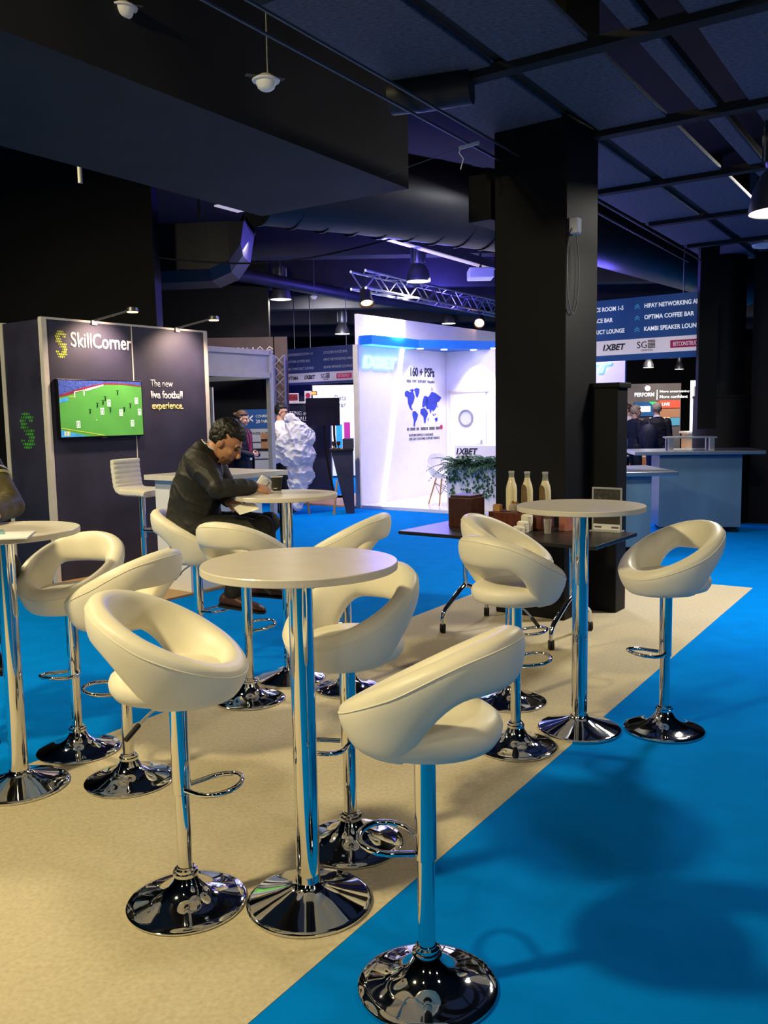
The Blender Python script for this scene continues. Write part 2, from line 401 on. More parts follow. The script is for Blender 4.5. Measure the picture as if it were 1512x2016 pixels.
# truss over the booth with theatre spots
TR = mat('truss_tube', '#8d8fa0', .4, .7, nz=(10, .05))
def truss(name, a, b, wd, label, n=14):
    a, b = Vector(a), Vector(b); t = thing(name, label, 'truss', a)
    d = (b-a).normalized(); s = Vector((-d.y, d.x, 0)) if abs(d.z) < .5 else Vector((1, 0, 0)); s.normalize(); u = d.cross(s)
    mb = MB(); off = [s*wd/2+u*wd/2, s*wd/2-u*wd/2, -s*wd/2-u*wd/2, -s*wd/2+u*wd/2]
    for o in off: mb.tube([a+o, b+o], .02*wd/.25, 8)
    mb.build('chords', TR, t, world=True)
    mb = MB()
    for i in range(n):
        p, q = a.lerp(b, i/n), a.lerp(b, (i+1)/n)
        for j in range(4):
            o1, o2 = off[j], off[(j+1) % 4]
            if i % 2: o1, o2 = o2, o1
            mb.tube([p+o1, q+o2], .011*wd/.25, 6)
    mb.build('lacing', TR, t, world=True)
    return t
truss('lighting_truss', (-.33, 13.6, 3.62), (2.9, 19.4, 3.75), .26, 'lattice lighting truss hung above the bright booth', 18)
truss('truss_upright', (-1.73, 14.95, 0), (-1.73, 14.95, 2.6), .18, 'upright lattice truss behind the white shell frame post', 14)
def theatre_spot(loc, aim, label):
    t = thing('theatre_spot', label, 'spotlight', loc, 0, 'theatre spots on the truss')
    d = (Vector(aim)-Vector(loc)).normalized(); Mq = d.to_track_quat('Z', 'Y').to_matrix().to_4x4()
    MB().lathe([(.06, -.22), (.085, -.2), (.09, 0), (.11, .03), (.11, .06), (.1, .06), (.09, .03), (.08, -.02)], n=24, M=Mq).build('body', BLACK, t)
    MB().lathe([(.001, .02), (.088, .02), (.088, .025), (.001, .025)], n=24, M=Mq).build('lens', LENSW, t)
    MB().bar((0, 0, .05), (0, 0, .35), .02, .05).build('yoke', BLACK, t)
    return t
theatre_spot((-.21, 13.6, 3.3), (-.1, 13.0, 2.3), 'orange glowing theatre spot above the left end of the booth wall')
theatre_spot((1.97, 17.6, 3.36), (1.6, 15.6, 2.2), 'orange glowing theatre spot at the column edge above the booth')
spot('fascia_fill_spot', P(12.1, 7.6, 3.75), P(12.2, 9.01, 3.24), 1500, (.98, .90, .98), 42, .45)  # unseen spot added off the truss to brighten the booth fascia

# small things on the column and the ceiling
t = thing('junction_box', 'small white junction box with a hanging cable loop on the black column', 'box', P(5.95, 2.70, 2.86))
MB().box(-.04, .04, -.04, .04, -.05, .06, 0, Matrix.Rotation(WA, 4, 'Z')).build('body', WHITE, t, .008)
pts = [P(5.93+.1*math.sin(a), 2.70, 2.55+.3*math.cos(a)) for a in [2*PI*k/40+.1 for k in range(41)]]
MB().tube(pts, .004, 6).build('cable_loop', GREYM, t, world=True)
t = thing('cable_clamp', 'pale clamp with dangling wire holding a thin cable beside the column', 'clamp', (.62, 6.2, 3.38))
MB().bar((-.06, 0, -.02), (.08, .02, .02), .02).build('clamp', WHITE, t)
MB().tube([(-.04, 0, 0), (-.06, 0, -.05), (-.03, 0, -.09), (-.05, 0, -.16)], .004, 6).build('wire', WHITE, t)
tag(MB().tube([(-.9, 8.6, 3.65), (-.2, 7.6, 3.47), (.62, 6.2, 3.38)], .003, 6).build('ceiling_wire', GREYM), 'thin straight wire strung from the soffit to the pale clamp', 'wire')
pts = [(-2.62+.14*k, 10.55-.0075*k, 3.45+.0075*k-.16*math.sin(PI*k/20)) for k in range(21)]
tag(MB().tube([(-2.45, 7.4, 3.49), (-2.45, 7.4, 4.7)], .02, 10).build('pipe_stub', ALU), 'short pale tube hanging below the dark soffit on the left', 'pipe')
tag(MB().tube(pts, .01, 6).build('sagging_cable', RUB), 'sagging dark cable slung across the duct elbow', 'cable')
tag(MB(MU).box(5.9, 6.4, 3.35, 3.55, 3.0, 3.35).build('loudspeaker', BLACK, bevel=.01), 'black loudspeaker box high on the left flank of the black column', 'speaker')

# ------------------------------------------------------------------ bar tables
def make_table():
    t = thing('bar_table', '', 'table')
    mb = MB().lathe([(.001, 1.077), (.295, 1.077), (.3, 1.08), (.3, 1.099), (.298, 1.102), (.001, 1.102)], n=96)
    mb.mi = [1 if abs(min(mb.v[i].z for i in f)-max(mb.v[i].z for i in f)) > .01 else 0 for f in mb.f]
    o = mb.build('table_top', [LAMIN, LAMEDGE], t)
    for p in o.data.polygons: p.use_smooth = False
    MB().lathe([(.0375, .06), (.0375, 1.07), (.06, 1.071), (.06, 1.078)], n=40).build('pole', CHROME, t)
    MB().lathe([(.001, 0), (.196, 0), (.199, .004), (.199, .01), (.194, .014), (.186, .016), (.15, .027), (.10, .043), (.06, .058), (.045, .066), (.041, .075), (.001, .075)], n=96).build('base', CHROME, t)
    return t
tables = [(-.261, 2.618, 'round white bar table in the foreground with empty top'), (.936, 4.1, 'round white bar table on the right, beside the black coffee table'),
          (-.569, 5.007, 'round white bar table where the seated man writes'), (-1.571, 3.55, 'round white bar table cut by the left edge, with booklets on it')]
tb = make_table()
for i, (x, y, lb) in enumerate(tables):
    if i == 0: tb.location = (x, y, .0015); tb['label'] = lb; tb['group'] = 'round bar tables'
    else: dup(tb, (x, y, .0015), .4*i, lb, 'round bar tables')

# ------------------------------------------------------------------ moon bar stools
def ring_frame(ph):
    """centre and cross axes of the padded ring at angle ph (0 = front)"""
    b = (1-math.cos(ph))/2                      # 0 front, 1 back
    rad = Vector((math.cos(ph), math.sin(ph), 0))
    k = min(1, max(0, (b-.52)/.40)); k = k*k*(3-2*k)
    zt_, zb_ = .792+.220*b, .690+.180*k
    top = Vector((-.006, 0, 0))+rad*(.204+.022*b)+UP*zt_
    bot = Vector((-.006, 0, 0))+rad*(.142+.062*k)+UP*zb_
    c = (top+bot)/2; up = (top-bot).normalized(); hh = (top-bot).length/2
    side = (rad-up*rad.dot(up)).normalized()
    tt = .046-.006*b
    return c, up, side, hh, tt
def make_stool():
    t = thing('bar_stool', '', 'stool')
    # seat pad
    pr = [(.001, .688), (.10, .688), (.15, .691), (.178, .702), (.191, .722), (.194, .742), (.188, .760), (.172, .773), (.135, .782), (.07, .785), (.001, .785)]
    MB().lathe([(r, z) for r, z in pr], (-.012, 0, 0), 64).build('seat', LEATHER, t)
    rings = []; n = 72
    for i in range(n):
        c, up, side, hh, tt = ring_frame(2*PI*i/n); ring = []
        for j in range(24):
            a = 2*PI*j/24; ca, sa = math.cos(a), math.sin(a)
            sx = math.copysign(abs(ca)**.7, ca); sz = math.copysign(abs(sa)**.8, sa)
            ring.append(c+side*tt*sx*(1-.06*sz)+up*hh*sz)
        rings.append(ring)
    br = MB().loft(rings, closed=True).build('backrest', LEATHER, t)
    seam = []
    for i in range(n):
        c, up, side, hh, tt = ring_frame(2*PI*i/n); seam.append(c+side*tt*math.cos(.75)**.7*(1-.06*math.sin(.75)**.8)+up*hh*math.sin(.75)**.8)
    MB().tube(seam, .0022, 6, closed=True).build('seam', LEATHER, br)
    MB().lathe([(.05, .676), (.06, .68), (.06, .69), (.03, .69)], n=32).build('seat_plate', RUB, t)
    MB().lathe([(.0235, .10), (.0235, .39)], n=32).build('pole', CHROME, t)
    MB().lathe([(.026, .366), (.029, .369), (.029, .68), (.02, .682)], n=32).build('sleeve', CHROME, t)
    MB().lathe([(.001, 0), (.184, 0), (.189, .003), (.189, .008), (.184, .012), (.16, .0165), (.12, .026), (.08, .041), (.055, .062), (.043, .083), (.037, .095), (.040, .097), (.040, .107), (.034, .109), (.034, .117), (.027, .121), (.027, .124), (.001, .124)], n=96).build('base', CHROME, t)
    pts = [(.020, .024, .385), (.05, .048, .388), (.075, .068, .391), (.10, .079, .394), (.125, .081, .397), (.15, .075, .40), (.172, .059, .403), (.186, .036, .405), (.192, .012, .406)]
    pts = pts+[(x, -y, z) for x, y, z in reversed(pts)]
    MB().tube(pts, .0085, 10).build('footrest', CHROME, t)
    MB().tube([(-.02, -.04, .682), (-.05, -.12, .665), (-.07, -.18, .645)], .005, 8).tube([(-.066, -.168, .649), (-.085, -.225, .625)], .008, 8, mi=1).build('lever', [CHROME, RUB], t)
    return t
D = math.radians
stools = [(.095, 2.196, 150, 'nearest white moon bar stool, on blue carpet with its ring back to us'),
          (-.655, 2.632, -4, 'white moon bar stool left of the foreground table, facing it'),
          (-.14, 2.998, -140, 'white moon bar stool behind the foreground table, half hidden by its top'),
          (-1.458, 3.945, -104, 'white moon bar stool behind the left edge table, front facing us'),
          (-1.115, 3.59, 160, 'white moon bar stool right of the left edge table, tilted ring edge-on'),
          (.594, 3.894, 36, 'white moon bar stool left of the right table, back towards us'),
          (.665, 4.53, -22, 'white moon bar stool behind the right table, only its upper ring rim showing'),
          (1.342, 4.075, 200, 'white moon bar stool standing on blue carpet right of the right table'),
          (-.755, 4.64, 62, 'white moon bar stool with its back to us, between foreground table and seated man'),
          (-.222, 4.80, 160, 'white moon bar stool right of the writing man\'s table, ring above the foreground tabletop'),
          (-1.128, 5.16, 0, 'white moon bar stool the suited man sits on'),
          (-2.06, 4.0, -40, 'white moon bar stool under the person at the left edge')]
st = make_stool()
for i, (x, y, a, lb) in enumerate(stools):
    if i == 0: st.location = (x, y, .0015); st.rotation_euler = (0, 0, D(a)); st['label'] = lb; st['group'] = 'moon bar stools'
    else: dup(st, (x, y, .0015), D(a), lb, 'moon bar stools')

# ------------------------------------------------------------------ dark stand with the television (left)
W1 = 7.386
tag(MB(MU).box(4.66, 6.72, 5.86, 7.386, 0, .02).build('stand_floor', OAK), 'oak floor platform of the dark stand with the reception counter', 'floor platform')
t = thing('exhibition_wall', 'dark navy stand wall with white and yellow lettering behind the television', 'exhibition stand', P(5.66, W1, 0))
MB(MU).box(4.70, 5.655, W1, W1+.04, .02, 2.49).build('wall_panel', NAVY, t, world=True)
MB(MU).box(5.665, 6.62, W1, W1+.04, .02, 2.49).build('wall_panel', NAVY, t, world=True)
for u in (4.682, 5.66, 6.645):
    wd = .026 if u != 5.66 else .005
    MB(MU).box(u-wd, u+wd, W1-.006, W1+.05, 0, 2.5).build('post', ALU, t, world=True)
MB(MU).box(4.66, 6.67, W1-.002, W1+.05, 2.49, 2.51).build('top_rail', ALU, t, world=True)
t2 = thing('exhibition_side_wall', 'narrow dark stand side panel with green dotted emblem at far left', 'exhibition stand', P(4.68, W1+.4, 0))
MB(MU).box(4.66, 4.70, W1+.06, W1+.68, .02, 2.49).build('return_panel', NAVY, t2, world=True)
MB(MU).box(4.652, 4.704, W1+.66, W1+.72, 0, 2.5).build('post', ALU, t2, world=True)
text('SkillCorner', t, WTXT, P(4.955, W1-.001, 2.245), U, .70, .145, .012)
text('The new', t, WTXT, P(5.868, W1-.001, 1.885), U, .29, .075, -.008)
text('live football', t, WTXT, P(5.868, W1-.001, 1.76), U, .42, .085, .022)
text('experience.', t, YTXT, P(5.872, W1-.001, 1.628), U, .42, .095, .022)
SDOT = [" oOOo ", "oOOOOo", "OOo oO", "OOo   ", "oOOo  ", " oOOOo", "  oOOO", "   oOO", "Oo oOO", "oOOOOo", " oOOo "]
def dots(u0, z0, sx, sz, m, plane):
    mb = MB()
    for r, row in enumerate(SDOT):
        for c, ch in enumerate(row):
            if ch == ' ': continue
            rad = (.42 if ch == 'O' else .30)
            a = u0+(c+(.5 if r % 2 else 0))*sx; z = z0-r*sz
            poly = [plane(a+rad*sx*math.cos(q), z+rad*sz*1.1*math.sin(q)) for q in [2*PI*k/14 for k in range(14)]]
            mb.prism(poly, (0, 0, 0), (V*-.002 if plane is pa else U*-.002))
    return mb
pa = lambda a, z: P(a, W1-.0015, z)
pb = lambda a, z: P(4.658, W1+.70-a, z)
dots(4.80, 2.385, .019, .0235, GDOT, pa).build('dot_emblem', GDOT, t, world=True)
dots(.26, 1.62, .038, .032, DGDOT, pb).build('dot_emblem', DGDOT, t2, world=True)
# two arm spots clipped on the top edge
for k, (u, lb) in enumerate(((5.22, 'left'), (6.25, 'right'))):
    a = thing('arm_spot', 'warm glowing arm spotlight on top of the dark stand wall, %s one of the two' % lb, 'spotlight', P(u, W1+.02, 2.51), 0, 'arm spots on the dark stand')
    MB(MU).bar((u, W1+.02, 2.51), (u+.12, W1-.42, 2.585), .018).build('arm', GREYM, a, world=True)
    MB(MU).box(u-.03, u+.03, W1-.02, W1+.06, 2.47, 2.515).build('clip', GREYM, a, world=True)
    MB().lathe([(.02, .04), (.05, .035), (.058, 0), (.052, -.004)], P(u+.13, W1-.44, 2.575), 24).build('head', GREYM, a, world=True)
    MB().lathe([(.001, 0), (.05, 0), (.05, -.012), (.001, -.012)], P(u+.13, W1-.44, 2.578), 24).build('lens', LENSW, a, world=True)
    spot('arm_spot_light', P(u+.13, W1-.44, 2.545), P(u+.03, W1, 2.05), 130, (1, .70, .55), 100, .9, .04)
# television
tv = thing('television', 'flat television showing a green football match on the dark stand wall', 'television', P(5.235, W1-.05, 1.66))
def tvp(a, b, d=.056): return P(4.765+a*.945, W1-d, 1.395+b*.535)
MB(MU).box(4.753, 5.722, W1-.052, W1, 1.383, 1.942).box(5.2, 5.27, W1-.05, W1-.03, 1.372, 1.384).build('bezel', mat('tv_black_gloss', '#101012', .25, nz=(9, .1)), tv, .004, world=True)
def poly2(pts, d, mi, mb): mb.prism([tvp(a, b, d) for a, b in pts], (0, 0, 0), V*-.0012, mi)
GR = mat('screen_grass', '#4f9440', .4, nz=(3, .14), emit=.62); CRW = mat('screen_crowd', '#3a4a8c', .4, nz=(75, .8), emit=.8)
SW = mat('screen_white', '#dfe9e2', .4, emit=.5); SK = mat('screen_dark_figures', '#0d2416', .4, emit=.2); SR = mat('screen_red_hoarding', '#7c2430', .4, nz=(30, .3), emit=.6); SB = mat('screen_blue_hoarding', '#3f8fc8', .4, nz=(20, .3), emit=.7)
SY = mat('screen_yellow', '#c9c13a', .4, emit=.6)
mb = MB()
poly2([(0, 0), (1, 0), (1, 1), (0, 1)], .052, 0, mb)
poly2([(0, .70), (.28, .86), (.52, .955), (.75, .965), (1, .93), (1, 1), (0, 1)], .0525, 1, mb)
poly2([(0, .70), (.10, .735), (.30, .84), (.54, .935), (.54, .965), (.28, .88), (0, .735)], .0535, 4, mb)
poly2([(.54, .935), (.75, .94), (1, .905), (1, .925), (.75, .965), (.54, .965)], .0535, 4, mb)
poly2([(0, .60), (.10, .64), (.10, .70), (0, .665)], .054, 5, mb); poly2([(.30, .81), (.52, .915), (.52, .94), (.30, .85)], .054, 2, mb)
for q in ([(.17, .70), (.18, .70), (.18, .80), (.17, .80)], [(.28, .735), (.29, .735), (.29, .84), (.28, .84)], [(.17, .79), (.29, .83), (.29, .84), (.17, .80)]): poly2(q, .0545, 2, mb)
poly2([(.11, .70), (.17, .70), (.17, .71), (.11, .71)], .0545, 6, mb)
poly2([(0, .155), (.5, .005), (.51, .015), (0, .165)], .0545, 6, mb); poly2([(0, 0), (.30, 0), (0, .13)], .0535, 5, mb)
for a, b in ((.20, .22), (.49, .45), (.575, .60), (.72, .42), (.86, .22), (.925, .64), (.96, .43)):   # tagged players
    w_, h_ = .021, .062
    poly2([(a-w_, b+h_*.55), (a+w_, b+h_*.55), (a+w_, b+h_), (a-w_, b+h_)], .0555, 2, mb)
    for x0, x1, y0, y1 in ((-w_, -w_+.006, -h_, h_), (w_-.006, w_, -h_, h_), (-w_, w_, -h_, -h_+.012)):
        poly2([(a+x0, b+y0), (a+x1, b+y0), (a+x1, b+y1), (a+x0, b+y1)], .0555, 2, mb)
    poly2([(a-.007, b-.045), (a+.007, b-.045), (a+.009, b+.02), (a-.009, b+.02)], .055, 2, mb)
for a, b in ((.345, .44), (.435, .55), (.505, .60), (.535, .67), (.59, .46), (.69, .78), (.765, .47), (.845, .54)):
    poly2([(a-.009, b-.03), (a+.003, b-.035), (a+.008, b+.012), (a+.004, b+.035), (a-.005, b+.035)], .055, 3, mb)
    poly2([(a-.016, b+.045), (a+.016, b+.045), (a+.016, b+.055), (a-.016, b+.055)], .055, 3, mb)
poly2([(.41, .285), (.42, .285), (.42, .30), (.41, .30)], .0555, 2, mb)
for k in range(4): poly2([(.035+.018*k, .02), (.047+.018*k, .02), (.047+.018*k, .10), (.035+.018*k, .10)], .055, (2, 6, 2, 6)[k], mb)
mb.build('screen', [GR, CRW, SW, SK, SR, SB, SY], tv, world=True)

# reception counter and ribbed stool
t = thing('reception_counter', 'white reception counter of the dark stand behind the seated man', 'counter', P(5.45, 6.1, .02))
MB(MU).box(5.02, 5.93, 5.885, 6.32, .02, 1.0).build('body', WHITE, t, .003, world=True)
MB(MU).box(4.94, 5.98, 5.58, 6.37, 1.01, 1.055).build('counter_top', LAMIN, t, .003, world=True)
MB(MU).box(5.06, 5.9, 5.80, 5.885, .93, 1.01).build('apron', WHITE, t, .003, world=True)
t = thing('ribbed_bar_stool', 'cream ribbed bar stool with square back in front of the dark wall', 'stool', (-2.27, 8.12, .02), D(-22))
prof = []
ribs = []
cl = [(-.17, .30), (-.175, .26), (-.172, .215), (-.168, .17), (-.163, .125), (-.158, .08), (-.15, .04), (-.125, .01), (-.08, 0), (-.03, -.002), (.02, -.002), (.07, -.003), (.12, -.006), (.165, -.015)]
rings = []
for i in range(len(cl)*4-3):
    a = i/4; k = min(int(a), len(cl)-2); f = a-k
    x = cl[k][0]+(cl[k+1][0]-cl[k][0])*f; z = cl[k][1]+(cl[k+1][1]-cl[k][1])*f
    dx, dz = cl[k+1][0]-cl[k][0], cl[k+1][1]-cl[k][1]; L = math.hypot(dx, dz); nx, nz_ = -dz/L, dx/L
    bul = .028+.010*abs(math.sin(PI*(a % 1)))
    sgn = 1
    ring = []
    for j in range(20):
        q = 2*PI*j/20; cy, s_ = math.cos(q), math.sin(q)
        yy = .195*math.copysign(abs(cy)**.35, cy); off = bul*math.copysign(abs(s_)**.6, s_)
        ring.append(Vector((x+nx*off*-1, yy, .86+z+nz_*off*-1)))
    rings.append(ring)
MB().loft(rings).build('padded_shell', LEATHER, t)
MB().lathe([(.022, .1), (.022, .45)], n=24).build('pole', CHROME, t)
MB().lathe([(.028, .42), (.028, .83)], n=24).build('sleeve', CHROME, t)
MB().lathe([(.001, 0), (.19, 0), (.19, .01), (.12, .025), (.05, .06), (.03, .10), (.001, .1)], n=48).build('base', CHROME, t)
MB().tube([(.02, .02, .5), (.08, .09, .5), (.2, .11, .5), (.2, -.11, .5), (.08, -.09, .5), (.02, -.02, .5)], .009, 8).build('footrest', CHROME, t)

# ------------------------------------------------------------------ bright white booth
def uvpoly(pts, z0, z1, mi=0, mb=None):
    mb = mb or MB(); mb.prism([P(a, b, z0) for a, b in pts], (0, 0, 0), (0, 0, z1-z0), mi); return mb
b = thing('exhibition_booth', 'bright white booth with blue canopy, world map and slanted light strip', 'exhibition stand', P(12.8, 8.2, 0))
tag(MB(MU).box(11.43, 14.3, 5.45, 9.008, 0, .05).build('booth_platform', WGLOSS), 'glossy white raised floor of the bright booth', 'floor platform')
MB(MU).box(11.43, 16.2, 9.01, 9.07, 0, 3.22).build('map_wall', WHITE, b, world=True)
MB(MU).box(11.40, 11.435, 9.0, 9.10, 0, 2.72).build('edge_post', ALU, b, world=True)
tag(MB(MU).box(14.11, 14.17, 5.6, 9.005, .05, 2.72).build('closet_wall', WHITE), 'bright white closet wall with the porthole door', 'wall panel')
rw = thing('return_wall', 'lilac-lit booth wall with glowing letters seen right of the black column', 'wall panel', P(13.13, 5.8, .05))
MB(MU).box(13.1, 13.16, 5.09, 6.6, .0, 3.2).build('panel', WHITE, rw, world=True)
uvpoly([(11.47, 9.01), (11.47, 8.75), (12.83, 8.75), (14.1, 8.03), (14.4, 7.7), (14.4, 9.01)], 2.72, 2.865).build('canopy', CYAN, b, world=True)
uvpoly([(11.50, 8.99), (11.50, 8.78), (12.80, 8.78), (12.80, 8.99)], 2.712, 2.72).build('canopy_light', mat('cyan_led', '#5fd6ff', .5, emit=1.0), b, world=True)
MB().prism([P(12.0, 9.008, .05), P(12.1, 9.008, .05), P(12.74, 9.008, 2.71), P(12.64, 9.008, 2.71)], (0, 0, 0), V*-.012).build('light_strip', LEDW, b, world=True)
text('1XBET', b, LEDB, P(11.53, 9.005, 2.345), U, .96, .20, .05, depth=.03, shear=.2)
text('160 + PSPs', b, DKTXT, P(12.93, 9.006, 2.24), U, .78, .165, .02)
for (u, z, wd, h, bd) in ((12.80, 2.13, .92, .05, 'VISA  PAY  SOFORT  Neteller'), (12.86, 1.16, .78, .045, 'PLATFORM SUPPORTS 61 LANGUAGES'), (12.86, 1.09, 1.0, .045, 'LIVE 24/7 CUSTOMER SUPPORT SERVICE')):
    text(bd, b, DKTXT, P(u, 9.006, z), U, wd, h, .0)
mb = MB()
for k, (a, w_) in enumerate(((12.80, .06), (12.90, .16), (13.1, .08), (13.24, .16), (13.42, .05), (13.52, .18), (13.74, .14))):
    mb.prism([P(a, 9.007, 1.27), P(a+w_, 9.007, 1.27), P(a+w_, 9.007, 1.32), P(a, 9.007, 1.32)], (0, 0, 0), V*-.002)
mb.build('logo_row', GREYM, b, world=True)
MB().lathe([(.001, 0), (.045, 0), (.045, .003), (.001, .003)], n=20, M=Matrix.Translation(P(13.93, 9.007, 1.31)) @ MU @ Matrix.Rotation(PI/2, 4, 'X')).build('red_badge', CRIM, b, world=True)
MAPP = [[(575, 815), (590, 800), (620, 815), (640, 800), (655, 850), (650, 880), (640, 910), (630, 925), (625, 945), (637, 968), (625, 972), (610, 945), (600, 910), (598, 860), (575, 845)],
        [(650, 790), (668, 775), (695, 782), (695, 815), (676, 862), (666, 845), (660, 810)],
        [(612, 795), (640, 785), (650, 800), (635, 812)],
        [(638, 980), (660, 980), (682, 1010), (672, 1050), (657, 1080), (652, 1118), (643, 1110), (646, 1060), (634, 1010)],
        [(705, 962), (735, 953), (757, 975), (768, 1003), (752, 1040), (742, 1092), (733, 1085), (728, 1030), (701, 1000)],
        [(718, 945), (720, 905), (733, 850), (750, 842), (770, 860), (765, 925), (742, 935), (730, 945)],
        [(752, 860), (775, 850), (802, 805), (840, 820), (888, 858), (865, 895), (848, 905), (845, 940), (830, 965), (812, 985), (802, 962), (790, 1003), (777, 962), (757, 962), (750, 935), (748, 905)],
        [(826, 1050), (848, 1038), (852, 1065), (836, 1082)], [(806, 1002), (826, 1020), (815, 1026)], [(828, 1000), (838, 1010), (832, 1020)], [(800, 770), (810, 790), (803, 795)], [(848, 945), (858, 920), (853, 950)], [(764, 1050), (772, 1040), (768, 1075)]]
mb = MB()
for poly in MAPP:
    mb.prism([P(12.73+(x-570)/320*1.22, 9.007, 2.05-(y-768)/352*.72) for x, y in poly], (0, 0, 0), V*-.003)
mb.build('world_map', MAPB, b, world=True)
# downlights in the canopy
for k, (u, v_) in enumerate(((12.95, 8.80), (13.45, 8.62), (13.95, 8.3), (13.9, 7.85))):
    MB().lathe([(.001, 0), (.06, 0), (.06, -.012), (.001, -.012)], P(u, v_, 2.72), 20).build('downlight', LEDW, b, world=True)
for (u, v_, a_, c_) in ((12.95, 8.80, 12.95, 9.01), (13.45, 8.72, 13.45, 9.01)):
    spot('booth_downlight', P(u, v_, 2.70), P(a_, c_, 1.1), 19, (.95, .92, 1), 62, .25, .03)
for (u, v_) in ((13.8, 8.3), (13.75, 7.6), (13.6, 6.8)):
    spot('booth_downlight', P(u, v_, 2.66), P(14.1, v_, .9), 48, (1, .97, 1), 85, .4, .05)
area('booth_fill_light', P(12.4, 7.6, 3.1), P(13.0, 8.8, .6), 1.0, 9, (.55, .46, 1))
area('booth_side_light', P(12.0, 5.9, 3.0), P(13.1, 5.8, 1.4), .6, 42, (.58, .48, 1))
text('1XBET', rw, LEDB, P(13.098, 6.42, 2.15), -V, 1.12, .16, .05, depth=.03, shear=.2)
# closet door
d_ = thing('closet_door', 'white door with round porthole in the bright booth', 'door', P(14.10, 8.55, .05))
MB(MU).box(14.085, 14.108, 8.13, 8.9, .05, 1.95).build('leaf', WHITE, d_, .004, world=True)
MB(MU).box(14.07, 14.108, 8.08, 8.95, 1.95, 1.99).build('frame', ALU, d_, world=True)
Mp = Matrix.Translation(P(14.083, 8.55, 1.47)) @ MU @ Matrix.Rotation(-PI/2, 4, 'Y')
MB().lathe([(.125, 0), (.16, .0), (.16, .02), (.125, .02), (.125, 0)], n=40, M=Mp, cap=False).build('porthole_ring', STEEL, d_, world=True)
MB().lathe([(.001, .004), (.125, .004), (.125, .008), (.001, .008)], n=40, M=Mp).build('porthole_glass', mat('pale_glass', '#cfd2d8', .1, nz=(5, .03)), d_, world=True)
MB(MU).box(14.065, 14.085, 8.20, 8.235, .88, 1.06).bar((14.06, 8.215, .98), (14.06, 8.33, .98), .02).build('handle', STEEL, d_, world=True)
# reception lettering on the white planter counter
FERN = mat('fern_green', '#2f5a35', .55, nz=(14, .35)); FERN2 = mat('fern_stem', '#3f5a2c', .6, nz=(10, .2))
pl = thing('planter', 'white planter box overflowing with green ferns at the booth front', 'planter', P(11.83, 7.0, .05))
MB(MU).box(11.62, 12.05, 6.5, 7.42, .05, .72).build('box', WHITE, pl, .01, world=True)
MB(MU).box(11.66, 12.01, 6.54, 7.38, .715, .725).build('soil', mat('dark_soil', '#2b2018', .95, nz=(40, .3), bump=(60, 1)), pl, world=True)
mb = MB()
for k in range(210):
    c = P(rnd.uniform(11.66, 12.0), rnd.uniform(6.56, 7.38), .72); an = rnd.uniform(0, 2*PI); ln = rnd.uniform(.28, .5); rise = rnd.uniform(.1, .72)
    d = Vector((math.cos(an), math.sin(an), 0)); pts = []
    for i in range(13):
        f = i/12; pts.append(c+d*ln*f*(1.15-.3*rise)+UP*(ln*rise*f*1.25-.55*ln*f*f*(1.25-.55*rise)))
    for i in range(1, 13):
        p = pts[i]; dd = (pts[i]-pts[i-1]).normalized(); sd = dd.cross(UP).normalized(); L = .075*(math.sin(PI*(i/12)**.7)*.9+.15)
        for sg in (-1, 1):
            tip = p+sd*sg*L+dd*L*.55-UP*.012; mid = p+sd*sg*L*.5+dd*L*.25
            mb.add([p-dd*.010, mid-dd*.012+UP*.003, tip, mid+dd*.014+UP*.003], [(0, 1, 2, 3)], 0, True)
for k in range(46):      # trailing leaves over the box front
    c = P(11.615, rnd.uniform(6.52, 7.40), rnd.uniform(.34, .76)); 
    for q in range(5):
        o = c+V*rnd.uniform(-.06, .06)+UP*rnd.uniform(-.1, .06)-U*rnd.uniform(.0, .03); sz = rnd.uniform(.012, .024)
        mb.add([o-V*sz, o-UP*sz*1.6-U*.005, o+V*sz, o+UP*sz*1.1], [(0, 1, 2, 3)], 0, True)
mb.build('foliage', FERN, pl, world=True)
rc = thing('booth_lectern', 'white booth desk with dark lettering, standing behind the ferns', 'counter', P(12.85, 7.35, .05))
MB(MU).box(12.62, 13.08, 7.0, 7.9, .05, 1.02).build('body', WHITE, rc, .006, world=True)
text('1XBET', rc, DKTXT, P(12.617, 7.86, .865), -V, .42, .11, .03, shear=.2)
# shell chair with wooden legs
ch = thing('shell_chair', 'white moulded shell armchair on wooden legs beside the ferns', 'chair', P(12.2, 7.84, .05), WA-2.1)
rings = []
for i in range(13):
    f = i/12; ring = []
    for j in range(36):
        a = 2*PI*j/36; back = (1-math.cos(a))/2
        hgt = .04+.17*max(0, math.sin(a)**2)**.8*(1 if math.cos(a) < .6 else .8)+.36*back**4
        r = .30*(f**.55); z = .44+hgt*f**3.2
        ring.append(Vector((r*math.cos(a)*(.95 if math.cos(a) > 0 else 1.0), r*math.sin(a)*1.0, z)))
    rings.append(ring)
o = MB().loft(rings, cap=True).build('shell', mat('white_plastic', '#e9e9ee', .35, nz=(8, .01)), ch)
o.data.polygons[len(o.data.polygons)-1].use_smooth = False
bm = bmesh.new(); bm.from_mesh(o.data); bm.faces.ensure_lookup_table()
bmesh.ops.delete(bm, geom=[f for f in bm.faces if len(f.verts) > 30 and f.calc_center_median().z > .5 or len(f.verts) > 30 and f.calc_area() > .1], context='FACES_ONLY'); bm.to_mesh(o.data); bm.free()
sd = o.modifiers.new('s', 'SOLIDIFY'); sd.thickness = .012
for sx in (-1, 1):
    for sy in (-1, 1): MB().tube([(.10*sx, .10*sy, .44), (.20*sx, .20*sy, 0)], [.014, .011], 10).build('leg', LWOOD, ch)
mb = MB()
